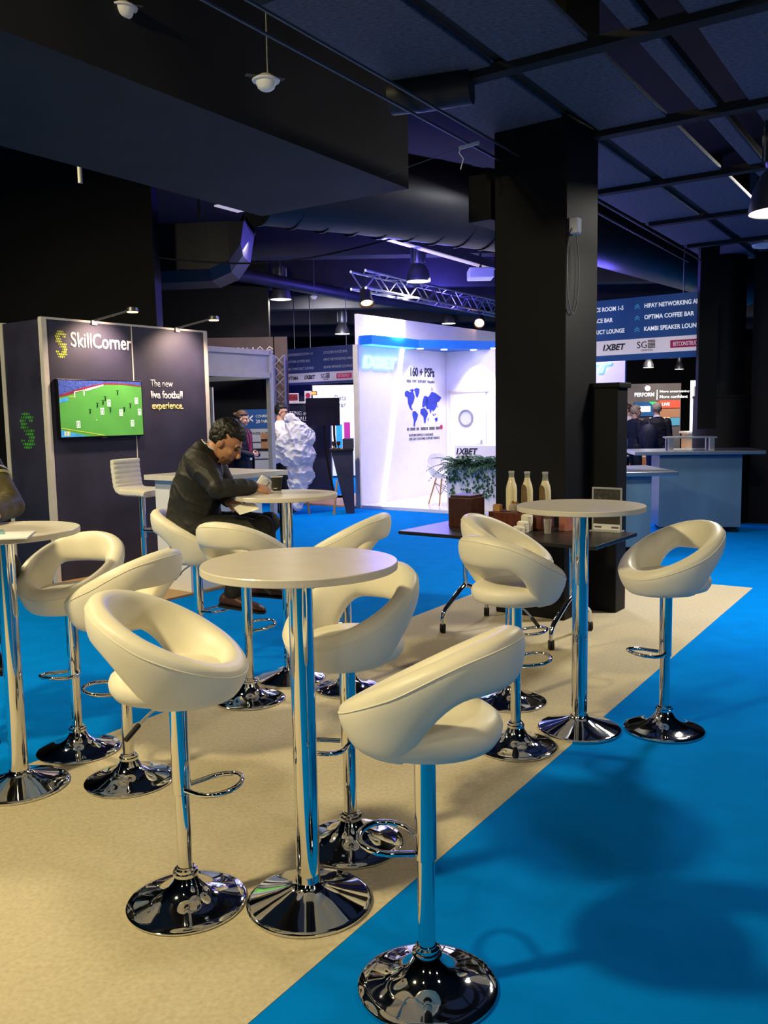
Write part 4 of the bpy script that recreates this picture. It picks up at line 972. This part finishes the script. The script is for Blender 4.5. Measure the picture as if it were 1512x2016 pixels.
# ------------------------------------------------------------------ things on the bar tables
TT = 1.1036
t = thing('paper_cup', 'black paper coffee cup on the writing man\'s table', 'cup', (-.645, 5.235, TT))
MB().lathe([(.001, 0), (.026, 0), (.0365, .084), (.0345, .084), (.025, .004), (.001, .004)], n=32, cap=False).build('cup', mat('black_paper', '#25221f', .6, nz=(14, .08)), t)
MB().tube([(.0368*math.cos(2*PI*k/32), .0368*math.sin(2*PI*k/32), .084) for k in range(32)], .002, 6, closed=True).build('rim', WHITE, t)
text('COFFEE', t, WTXT, Vector((-.645-.018, 5.235-.0305, TT+.012)), (1, 0, 0), .022, .007, .02, depth=.0008)
PAP = mat('white_paper', '#f3efe4', .7, nz=(10, .01))
def sheet(name, pts, label, m=PAP):
    n = 10; a, b_, c, d = [Vector(p) for p in pts]; vs = []; fs = []
    nm = (b_-a).cross(d-a).normalized()
    for i in range(n+1):
        for j in range(n+1):
            f, g = i/n, j/n; p = a*(1-f)*(1-g)+b_*f*(1-g)+c*f*g+d*(1-f)*g
            vs.append(p+nm*.006*math.sin(PI*f)*math.sin(PI*g*.5))
    for i in range(n):
        for j in range(n): fs.append((i*(n+1)+j, (i+1)*(n+1)+j, (i+1)*(n+1)+j+1, i*(n+1)+j+1))
    o = MB().add(vs, fs, 0, True).build(name, m); s_ = o.modifiers.new('s', 'SOLIDIFY'); s_.thickness = .0012
    return tag(o, label, 'paper', 'papers on the writing table')
sheet('paper_sheet', [(-.79, 5.06, TT+.002), (-.675, 5.17, TT+.002), (-.675, 5.29, 1.145), (-.735, 5.235, 1.20)], 'raised white sheet of paper under the writing hand on the table')
sheet('paper_sheet', [(-.875, 4.93, 1.055), (-.80, 4.78, 1.01), (-.685, 4.74, 1.045), (-.74, 4.90, 1.062)], 'white sheet hanging below the tabletop from the man\'s left hand')
t = thing('booklet', 'white folder overhanging the left edge table front', 'booklet', (-1.52, 3.315, TT), D(14), 'booklets on the left table')
MB().box(-.15, .15, -.105, .105, 0, .006).build('cover', WHITE, t, .001); MB().box(-.148, .148, -.104, .1, -.0002, .0003).build('pages', GREYM, t)
tag(MB().box(-.1, .1, -.07, .07, 0, .003).build('leaflet', mat('teal_leaflet', '#7fa9ae', .4, nz=(5, .3))), 'pale teal glossy leaflet on the white folder', 'leaflet').matrix_world = Matrix.Translation((-1.60, 3.375, TT+.0065)) @ Matrix.Rotation(.45, 4, 'Z')

# ------------------------------------------------------------------ people
SKIN = mat('warm_skin', '#bd8868', .5, nz=(14, .06)); SKIN2 = mat('pale_skin', '#c99a80', .5, nz=(14, .06))
SUIT = mat('charcoal_suit', '#1d1c1a', .62, nz=(60, .12), bump=(9, .35, .02)); TROU = mat('black_trousers', '#191919', .7, nz=(50, .12), bump=(10, .3, .02))
NAVYS = mat('navy_jacket', '#12152b', .7, nz=(50, .12), bump=(9, .3, .02)); DKCO = mat('black_coat', '#0f0f18', .7, nz=(50, .12), bump=(9, .3, .02))
SHIRT = mat('white_shirt', '#e6e2e0', .6, nz=(30, .03), bump=(12, .4, .02)); JEAN = mat('dark_jeans', '#1f2c52', .8, nz=(90, .2))
HAIRB = mat('black_hair', '#0f0c0a', .5, nz=(60, .4), bump=(120, .8, .004)); HAIRG = mat('grey_blond_hair', '#a08a72', .6, nz=(60, .3)); HAIRN = mat('brown_hair', '#4a3426', .6, nz=(60, .3))
SHOE = mat('brown_leather', '#4a2b1e', .4, nz=(20, .15)); BSHOE = mat('black_leather', '#141312', .4, nz=(20, .15)); OLIVE = mat('olive_jacket', '#4a432a', .6, nz=(9, .25), bump=(10, .6, .02))

def rot(yaw, pitch=0, roll=0):
    return Matrix.Rotation(yaw, 4, 'Z') @ Matrix.Rotation(pitch, 4, 'Y') @ Matrix.Rotation(roll, 4, 'X')
def head(mb, c, Mh, s=1, nb=None):
    c = Vector(c); q = lambda x, y, z: c+Mh @ (Vector((x, y, z))*s)
    def bl(p, r): mb.ball(q(*p), [a*s for a in r], 24, M=Mh)
    bl((-.012, 0, .03), (.097, .076, .09)); bl((.022, 0, -.035), (.068, .060, .078)); bl((.052, 0, -.092), (.032, .034, .026))
    bl((.074, 0, .02), (.018, .05, .016)); bl((.078, 0, -.066), (.016, .024, .012)); bl((.055, .036, -.03), (.025, .02, .022)); bl((.055, -.036, -.03), (.025, .02, .022))
    mb.tube([q(.085, 0, .012), q(.1, 0, -.015), q(.112, 0, -.036)], [.008*s, .010*s, .013*s], 10); bl((.104, 0, -.040), (.014, .018, .010))
    for sy in (-1, 1): bl((-.012, sy*.076, -.012), (.020, .010, .032))
    if nb is not None: mb.tube([q(-.025, 0, -.03), q(-.03, 0, -.08), Vector(nb)], [.056*s, .055*s, .062*s], 18)
def hair(root, c, Mh, m, s=1, voxel=.006, kind='short', name='hair'):
    r2 = random.Random(3); mb = MB(); c = Vector(c)
    for k in range(1300):
        z = r2.uniform(-1, 1); a = r2.uniform(0, 2*PI); rr = math.sqrt(1-z*z)
        d = Vector((rr*math.cos(a), rr*math.sin(a), z))
        front = d.x
        lim = .42 if front > .45 else (-.05 if front > -.1 else -.62)
        if front > -.1 and front <= .45: lim = -.05+(front+.1)*.8
        if kind == 'balding': lim += .35 if front > -.4 else .1
        if d.z < lim: continue
        p = Vector((d.x*.100-.012, d.y*.079, d.z*.094+.03))
        top = 1 if kind != 'balding' else .4
        rad = (.011+.008*max(0, d.z)*top)*r2.uniform(.6, 1.35)
        mb.ball(c+Mh @ (p*s), rad*s, 8)
    return fused(name, mb, m, root, voxel, 1)
def hand(mb, wr, d, n, th, curl=.5, s=1):
    """wr wrist, d towards fingers, n palm facing, th side of the thumb"""
    wr = Vector(wr); d = Vector(d).normalized(); n = Vector(n); n = (n-d*n.dot(d)).normalized(); t_ = d.cross(n); t_ = t_ if t_.dot(Vector(th)) > 0 else -t_
    def ring(p, a, b): return [p+t_*a*math.cos(q)+n*b*math.sin(q) for q in [2*PI*k/16 for k in range(16)]]
    mb.loft([ring(wr-d*.02*s, .026*s, .020*s), ring(wr+d*.02*s, .032*s, .019*s), ring(wr+d*.06*s, .041*s, .016*s), ring(wr+d*.09*s, .040*s, .014*s), ring(wr+d*.1*s, .034*s, .010*s)])
    for k, (o, L) in enumerate(((.030, .070), (.010, .080), (-.010, .074), (-.029, .058))):
        p = wr+d*.092*s+t_*o*s; a = 0; pts = [p-d*.02*s]
        for j, f in enumerate((.45, .32, .23)):
            a += curl*(.8 if j == 0 else 1); pts.append(p); p = p+(d*math.cos(a)+n*math.sin(a))*L*f*s
        pts.append(p); mb.tube(pts, [.009*s, .0095*s, .0085*s, .008*s, .0065*s], 10); mb.ball(p, .0068*s, 10)
    p = wr+d*.03*s+t_*.03*s; q1 = p+(d*.6+t_*.7+n*.35).normalized()*.04*s; q2 = q1+(d*.85+t_*.15+n*.5).normalized()*.032*s; q3 = q2+(d*.8-t_*.15+n*.55).normalized()*.024*s
    mb.tube([p-t_*.012*s, p, q1, q2, q3], [.014*s, .0135*s, .011*s, .010*s, .007*s], 10); mb.ball(q3, .0075*s, 10)
def ering(c, s_, f, a, b, n=28): return [Vector(c)+s_*a*math.cos(q)+f*b*math.sin(q) for q in [2*PI*k/n for k in range(n)]]
def torso(mb, secs, k=1):
    rings = []
    for (c, yaw, pit, a, b) in secs:
        f = Vector((math.cos(yaw)*math.cos(pit), math.sin(yaw)*math.cos(pit), -math.sin(pit))); s_ = Vector((-math.sin(yaw), math.cos(yaw), 0))
        rings.append(ering(c, s_, f, a*k, b*k))
    mb.loft(rings)
def limb(mb, pts, rs, k=1): 
    mb.tube(pts, [r*k for r in rs], 18)
    for p, r in zip(pts, rs): mb.ball(p, r*k*.995, 16)
def shoe(root, ank, toe, m, s=1):
    ank, toe = Vector(ank), Vector(toe); mb = MB(); d = toe-ank; dh = Vector((d.x, d.y, d.z+.06)); dh.normalize(); sd = dh.cross(UP).normalized(); u = sd.cross(dh)
    base = ank-u*.075*s
    rings = []
    for x, wd, h in ((-.07, .022, .05), (-.055, .034, .075), (-.02, .038, .085), (.03, .038, .08), (.08, .042, .062), (.13, .046, .048), (.175, .042, .038), (.205, .026, .026), (.215, .01, .014)):
        c = base+dh*x*s+u*h*s*.5; rings.append(ering(c, sd, u, wd*s, h*s*.5, 18))
    mb.loft(rings); mb.tube([ank-u*.02*s, ank+u*.02*s], .042*s, 16)
    o = fused('shoe', mb, m, root, .006*s, 2)
    sm = MB(); rings = []
    for x, wd in ((-.072, .024), (-.055, .036), (0, .036), (.06, .038), (.13, .048), (.18, .044), (.215, .02)):
        c = base+dh*x*s-u*.004*s; rings.append([c+sd*wd*s+u*.006, c-sd*wd*s+u*.006, c-sd*wd*s-u*.006, c+sd*wd*s-u*.006])
    sl = sm.loft(rings, smooth=False).build('sole', RUB, None); 
    off = wl(root)
    for v in sl.data.vertices: v.co -= off
    sl.parent = o
    return o
def crease(o, amp):
    ns = [v.normal.copy() for v in o.data.vertices]
    for v, nv in zip(o.data.vertices, ns):
        p = v.co.copy(); n1 = noise.noise(Vector((p.x*5+p.z*4, p.y*7, p.z*9))); n2 = 1-2*abs(noise.noise(Vector((p.x*10, p.y*10+3, p.z*13+p.x*9))))
        v.co = p+nv*(amp*.6*n1+amp*.5*max(0, n2)**3)
def person(loc, label, J, M, vox=.007, bvox=.0055):
    """J: joints in world space; M: materials"""
    root = thing('person', label, 'person', loc)
    bd = MB(); torso(bd, J['torso'], .82)
    head(bd, J['head'], J['hrot'], J.get('s', 1), J['neck'])
    jk = MB(); torso(jk, J['torso'])
    for sd in 'rl':
        sh, el, wr = J['sh'+sd], J['el'+sd], J['wr'+sd]
        sh, el, wr = Vector(sh), Vector(el), Vector(wr)
        limb(bd, [sh, el, el.lerp(wr, .5), wr], [.05, .038, .034, .026], .95)
        hd = J.get('hand'+sd)
        if hd: hand(bd, wr, hd[0], hd[1], hd[2], hd[3], J.get('s', 1))
        ar = J.get('arm', 1)
        limb(jk, [sh, sh.lerp(el, .5), el, el.lerp(wr, .5), wr], [.076*ar, .066*ar, .057*ar, .052*ar, .043*ar])
        limb(bd, [J['hip'+sd], J['kn'+sd], J['an'+sd]], [.075, .052, .036])
    fused('body', bd, M['skin'], root, bvox, 3)
    if 'coll' in J: jk.tube(J['coll'], [.075, .06], 16)
    jo = fused(M.get('topname', 'jacket'), jk, M['top'], root, vox, 3); crease(jo, .011)
    tr = MB()
    a, b_ = Vector(J['hipr']), Vector(J['hipl']); tr.tube([a, b_], .105, 18); tr.ball(a, .105, 18); tr.ball(b_, .105, 18)
    for sd in 'rl':
        h, k, n = Vector(J['hip'+sd]), Vector(J['kn'+sd]), Vector(J['an'+sd])
        limb(tr, [h, h.lerp(k, .5), k, k.lerp(n, .5), n+(k-n).normalized()*.02], [.098, .086, .068, .06, .054])
    crease(fused('trousers', tr, M['trousers'], root, vox, 3), .008)
    for sd in 'rl': shoe(root, J['an'+sd], J['toe'+sd], M['shoes'])
    hair(root, J['head'], J['hrot'], M['hair'], J.get('s', 1), .0042, M.get('hairkind', 'short'))
    Mh = J['hrot']; c = Vector(J['head'])
    for sy in (-1, 1):
        p = c+Mh @ Vector((.079, sy*.031, .0)); MB().ball(p, .0105, 12, M=Mh).build('eye', mat('eye_dark', '#2a211c', .2, nz=(20, .2)), root, world=True)
    return root, jo
# the man in the suit, sitting and writing
hr = rot(-.10, .62)
J = dict(torso=[((-1.12, 5.14, .78), 0, 0, .185, .15), ((-1.135, 5.14, .86), 0, -.1, .2, .17), ((-1.135, 5.14, .96), 0, -.05, .185, .16), ((-1.12, 5.14, 1.08), 0, .1, .185, .15), ((-1.09, 5.14, 1.20), 0, .3, .195, .135), ((-1.062, 5.14, 1.30), 0, .5, .185, .115), ((-1.035, 5.14, 1.36), 0, .7, .12, .08), ((-1.025, 5.14, 1.385), 0, .7, .075, .06)],
         head=(-.922, 5.135, 1.405), hrot=hr, neck=(-1.05, 5.14, 1.34),
         shr=(-1.055, 4.965, 1.285), elr=(-.925, 4.83, 1.155), wrr=(-.765, 4.985, 1.150), handr=((.9, .45, -.22), (.1, .55, -.8), (0, .8, .5), .55),
         shl=(-1.05, 5.31, 1.285), ell=(-.95, 5.33, 1.08), wrl=(-.915, 5.09, 1.065), handl=((.45, -.9, -.08), (.3, .2, -.9), (.9, .3, 0), .5),
         hipr=(-1.10, 5.045, .885), knr=(-.705, 5.0, .915), anr=(-.905, 5.035, .515), toer=(-.74, 5.01, .43),
         hipl=(-1.10, 5.235, .885), knl=(-.70, 5.235, .91), anl=(-.765, 5.26, .535), toel=(-.60, 5.26, .46))
man, jk = person((-1.12, 5.14, 0), 'dark-haired man in charcoal suit sitting on a stool, bent over writing', J, dict(skin=SKIN, top=SUIT, trousers=TROU, shoes=SHOE, hair=HAIRB), .006, .0045)
q = lambda x, y, z: Vector(J['head'])+hr @ Vector((x, y, z))
mb = MB()
r3 = random.Random(5)
for k in range(170):       # short beard and moustache
    a = r3.uniform(-1.3, 1.3); h = r3.uniform(-.118, -.07)
    mb.ball(q(.022+.060*math.cos(a)*(1 if h > -.1 else .8), .056*math.sin(a), h), .005, 6)
for k in range(30): mb.ball(q(.090+r3.uniform(-.004, .003), r3.uniform(-.024, .024), -.055+r3.uniform(-.004, .003)), .0045, 6)
fused('beard', mb, mat('short_beard', '#745340', .8, nz=(200, .4)), man, .004, 2)
mb = MB()
for sy in (-1, 1):
    mb.tube([q(.088, sy*.014, .020), q(.090, sy*.034, .026), q(.078, sy*.052, .020)], [.004, .005, .003], 8)
mb.build('eyebrow', HAIRB, man, world=True)
c0 = Vector((-1.035, 5.14, 1.365)); ax = Vector((.6, 0, .8)); sx = Vector((.8, 0, -.6)); sy = Vector((0, 1, 0))
MB().loft([[c0+ax*h+sx*r*math.cos(a)*.95+sy*r*math.sin(a) for a in [2*PI*k/32 for k in range(32)]] for h, r in ((-.02, .075), (.028, .066), (.03, .062), (-.02, .07))], cap=False).build('shirt_collar', SHIRT, man, world=True)
wv = Vector(J['wrr']); fd = (wv-Vector(J['elr'])).normalized()
MB().tube([wv-fd*.012, wv+fd*.022], [.042, .036], 20).build('shirt_cuff', SHIRT, man, world=True)
ls = MB().tube([c0+ax*.02-sx*.02+sy*-.07, c0+ax*-.02+sx*.05+sy*-.075, c0+ax*-.09+sx*.09+sy*-.045, c0+ax*-.17+sx*.085+sy*-.02], [.012, .018, .018, .006], 8)
ls.build('lapel', SUIT, jk, world=True)
tag(MB().tube([(-.665, 5.065, 1.168), (-.70, 5.035, 1.125)], .0045, 8).tube([(-.70, 5.035, 1.125), (-.708, 5.028, 1.112)], [.0035, .001], 8).build('pen', GREYM), 'dark pen in the writing man\'s right hand', 'pen')

def stander(x, y, head_yaw, yaw, hgt, label, M, arms='down', lean=0, vox=.009, legs=True, **kw):
    s = hgt/1.76; f = Vector((math.cos(yaw), math.sin(yaw), 0)); l = Vector((-math.sin(yaw), math.cos(yaw), 0)); o = Vector((x, y, 0))
    def p(a, b_, z): return o+f*(a+lean*max(0, z-.9))*s+l*b_*s+UP*z*s
    J = dict(s=s, torso=[(p(0, 0, .80), yaw, 0, .17*s, .12*s), (p(0, 0, .90), yaw, 0, .18*s, .13*s), (p(.0, 0, 1.08), yaw, 0, .165*s, .12*s), (p(0, 0, 1.25), yaw, 0, .19*s, .13*s), (p(-.01, 0, 1.38), yaw, 0, .19*s, .11*s), (p(-.015, 0, 1.45), yaw, 0, .13*s, .08*s), (p(-.01, 0, 1.49), yaw, 0, .07*s, .06*s)],
             head=p(.02, 0, 1.625), hrot=rot(head_yaw, .05), neck=p(-.005, 0, 1.45))
    for sd, g in (('r', -1), ('l', 1)):
        J['sh'+sd] = p(-.01, g*.185, 1.385)
        if arms == 'down': J['el'+sd] = p(-.03, g*.235, 1.10); J['wr'+sd] = p(.05, g*.235, .86); J['hand'+sd] = ((.15*f-UP), -g*l, f, .3)
        elif arms == 'hold': J['el'+sd] = p(.06, g*.24, 1.12); J['wr'+sd] = p(.30, g*.14, 1.16); J['hand'+sd] = ((f-g*l*.3), -g*l, UP, .6)
        else: J['el'+sd] = p(.0, g*.24, 1.11); J['wr'+sd] = p(.22, g*.10, 1.05); J['hand'+sd] = ((f*.4-g*l*.8), -f, UP, .5)
        J['hip'+sd] = p(0, g*.09, .90); J['kn'+sd] = p(.03, g*.10, .50); J['an'+sd] = p(-.01, g*.105, .085); J['toe'+sd] = J['an'+sd]+f*.16*s-UP*.06*s
    r, j = person((x, y, 0), label, J, M, vox, .008)
    return r, j, J, p, f, l
r, j, J2, p2, f2, l2 = stander(-1.65, 14.15, -.15, -.1, 1.77, 'man in white shirt and dark tie carrying a big bundle of plastic film', dict(skin=SKIN2, top=SHIRT, topname='shirt', trousers=TROU, shoes=BSHOE, hair=HAIRB), 'hold')
hh = Vector(J2['head']); Mh = J2['hrot']
mb = MB()
for sy in (-1, 1):
    mb.tube([hh+Mh @ Vector((.098, sy*.034+.024*math.cos(a), .002+.017*math.sin(a))) for a in [2*PI*k/16 for k in range(16)]], .003, 6, closed=True)
    mb.tube([hh+Mh @ Vector((.096, sy*.058, .004)), hh+Mh @ Vector((-.01, sy*.08, .0))], .003, 6)
mb.build('glasses', BLACK, r, world=True)
MB().tube([p2(.125, 0, 1.44), p2(.135, 0, 1.40), p2(.14, 0, 1.2), p2(.135, 0, 1.08)], [.02, .022, .032, .01], 10).build('tie', BLACK, r, world=True)
# bundle of plastic film
PLAS = mat('translucent_plastic_film', '#eceaf2', .22, nz=(8, .05), alpha=.74, trans=.2, ior=1.2, coat=.3)
mb = MB(); r4 = random.Random(11)
for (x, y, z, rr) in ((-1.40, 13.75, 1.42, .13), (-1.44, 13.72, 1.52, .09), (-1.33, 13.72, 1.27, .2), (-1.22, 13.75, 1.24, .15), (-1.5, 13.75, 1.16, .18), (-1.36, 13.75, 1.0, .24), (-1.24, 13.78, .95, .17), (-1.48, 13.78, .95, .18), (-1.33, 13.8, .72, .2), (-1.24, 13.8, .62, .14), (-1.36, 13.8, .5, .16), (-1.32, 13.8, .3, .13), (-1.38, 13.8, .15, .09), (-1.62, 13.78, 1.05, .13), (-1.70, 13.78, .92, .1)):
    mb.ball((x, y, z), (rr, rr*.75, rr*1.1), 20)
o = fused('plastic_bundle', mb, PLAS, None, .014, 2)
for v in o.data.vertices:
    q = v.co.copy(); wq = Vector((q.x, q.y, q.z*.7))
    a1 = (1-abs(noise.noise(wq*6)))**4; a2 = (1-abs(noise.noise(wq*11+Vector((3, 1, 7)))))**5; a3 = (1-abs(noise.noise(wq*22)))**5
    d = (q-Vector((-1.36, 13.95, q.z))).normalized()
    v.co = q+d*(.034*a1+.026*a2+.014*a3-.028)
tag(o, 'big crumpled bundle of translucent white plastic film held by the man', 'plastic film')

r, j, J3, p3, f3, l3 = stander(-2.15, 13.3, -.1, -.35, 1.66, 'woman in dark jacket with lanyard, hair tied back, behind the counter', dict(skin=SKIN2, top=NAVYS, trousers=TROU, shoes=BSHOE, hair=HAIRN), 'fold')
MB().ball(Vector(J3['head'])+J3['hrot'] @ Vector((-.115, 0, .06)), .038, 14).build('hair_bun', HAIRN, r, world=True)
mb = MB()
for g in (-1, 1): mb.tube([p3(.05, g*.06, 1.47), p3(.13, g*.06, 1.36), p3(.145, g*.03, 1.18), p3(.15, 0, 1.06)], .008, 8)
ln = mb.build('lanyard', CRIM, r, world=True)
MB().box(-.03, .03, -.004, .004, -.09, 0, 0, Matrix.Translation(p3(.155, 0, 1.06)) @ rot(-.35+PI/2)).build('badge', WHITE, ln, world=True)

r, j, J4, p4, f4, l4 = stander(5.02, 15.95, 1.25, 1.35, 1.70, 'bald man in black jacket seen from behind with a backpack', dict(skin=SKIN2, top=DKCO, trousers=JEAN, shoes=BSHOE, hair=HAIRG, hairkind='balding'), 'fold')
MB().tube([p4(-.04, 0, 1.47), p4(-.03, 0, 1.5)], .064, 20).build('shirt_collar', SHIRT, r, world=True)
BP = mat('navy_backpack', '#181a30', .6, nz=(20, .3), bump=(30, .6, .01))
t = thing('backpack', 'dark navy backpack on the bald man\'s left side', 'backpack', p4(-.24, .16, .86))
mb = MB(); rr = []
for z, a, b_ in ((.86, .10, .06), (.9, .15, .09), (1.05, .17, .11), (1.2, .16, .10), (1.32, .12, .07), (1.36, .05, .03)): rr.append(ering(p4(-.235, .16, z), l4, f4, a, b_, 20))
MB().loft(rr).build('bag', BP, t, world=True)
MB().loft([ering(p4(-.345, .16, z), l4, f4, a, .04, 16) for z, a in ((.9, .08), (.95, .11), (1.08, .11), (1.13, .08))]).build('front_pocket', BP, t, world=True)
MB().tube([p4(-.16, .14, 1.33), p4(-.06, .15, 1.455), p4(.09, .15, 1.38), p4(.12, .17, 1.2), p4(.02, .2, 1.0), p4(-.16, .2, .93)], .018, 8).build('strap', BP, t, world=True)
stander(4.93, 17.0, 0.1, .2, 1.66, 'grey-haired man in dark suit turned right, left of the bald man', dict(skin=SKIN2, top=NAVYS, trousers=TROU, shoes=BSHOE, hair=HAIRG), 'fold')
stander(4.98, 17.7, 2.9, 2.9, 1.70, 'fair-haired person half hidden behind the grey-haired man', dict(skin=SKIN2, top=SHIRT, topname='shirt', trousers=TROU, shoes=BSHOE, hair=HAIRN), 'down')
stander(3.38, 13.0, .5, .6, 1.62, 'person in black jacket leaning beyond the narrow bar counter', dict(skin=SKIN2, top=DKCO, trousers=TROU, shoes=BSHOE, hair=HAIRB), 'fold', .12)
# person at the left edge leaning on the table
yw = -.65; f5 = Vector((math.cos(yw), math.sin(yw), 0)); l5 = Vector((-math.sin(yw), math.cos(yw), 0)); o5 = Vector((-2.06, 4.0, 0))
def p5(a, b_, z): return o5+f5*a+l5*b_+UP*z
J = dict(torso=[(p5(0, 0, .78), yw, 0, .17, .13), (p5(0, 0, .90), yw, 0, .185, .14), (p5(.02, 0, 1.05), yw, .1, .175, .13), (p5(.06, 0, 1.22), yw, .2, .19, .13), (p5(.09, 0, 1.34), yw, .3, .18, .11), (p5(.11, 0, 1.40), yw, .3, .12, .08), (p5(.12, 0, 1.44), yw, .3, .07, .06)],
         head=p5(.17, 0, 1.575), hrot=rot(yw, .25), neck=p5(.115, 0, 1.40),
         shr=p5(.08, -.185, 1.33), elr=p5(.16, -.30, 1.17), wrr=p5(.36, -.18, 1.16), handr=(f5, -UP, l5, .3),
         shl=p5(.08, .185, 1.33), ell=p5(.26, .20, 1.16), wrl=p5(.40, .03, 1.155), handl=(f5*.6-l5*.8, -UP, f5, .3),
         hipr=p5(.02, -.09, .885), knr=p5(.30, -.28, .88), anr=p5(.10, -.22, .48), toer=p5(.22, -.28, .40),
         hipl=p5(.02, .09, .885), knl=p5(.36, .10, .90), anl=p5(.12, .12, .50), toel=p5(.27, .1, .42), arm=1.12)
r, j = person(tuple(o5), 'person in olive jacket leaning on the table at the left edge', J, dict(skin=SKIN, top=OLIVE, trousers=TROU, shoes=BSHOE, hair=HAIRN), .007, .006)
for k, (f, m_) in enumerate(((.28, WTXT), (.34, RUB), (.40, YTXT))):
    c = Vector(J['shl']).lerp(Vector(J['ell']), f); d = (Vector(J['ell'])-Vector(J['shl'])).normalized()
    MB().tube([c-d*.008, c+d*.008], .084, 24).build('sleeve_stripe', m_, j, world=True)
print('objects', len(bpy.data.objects))
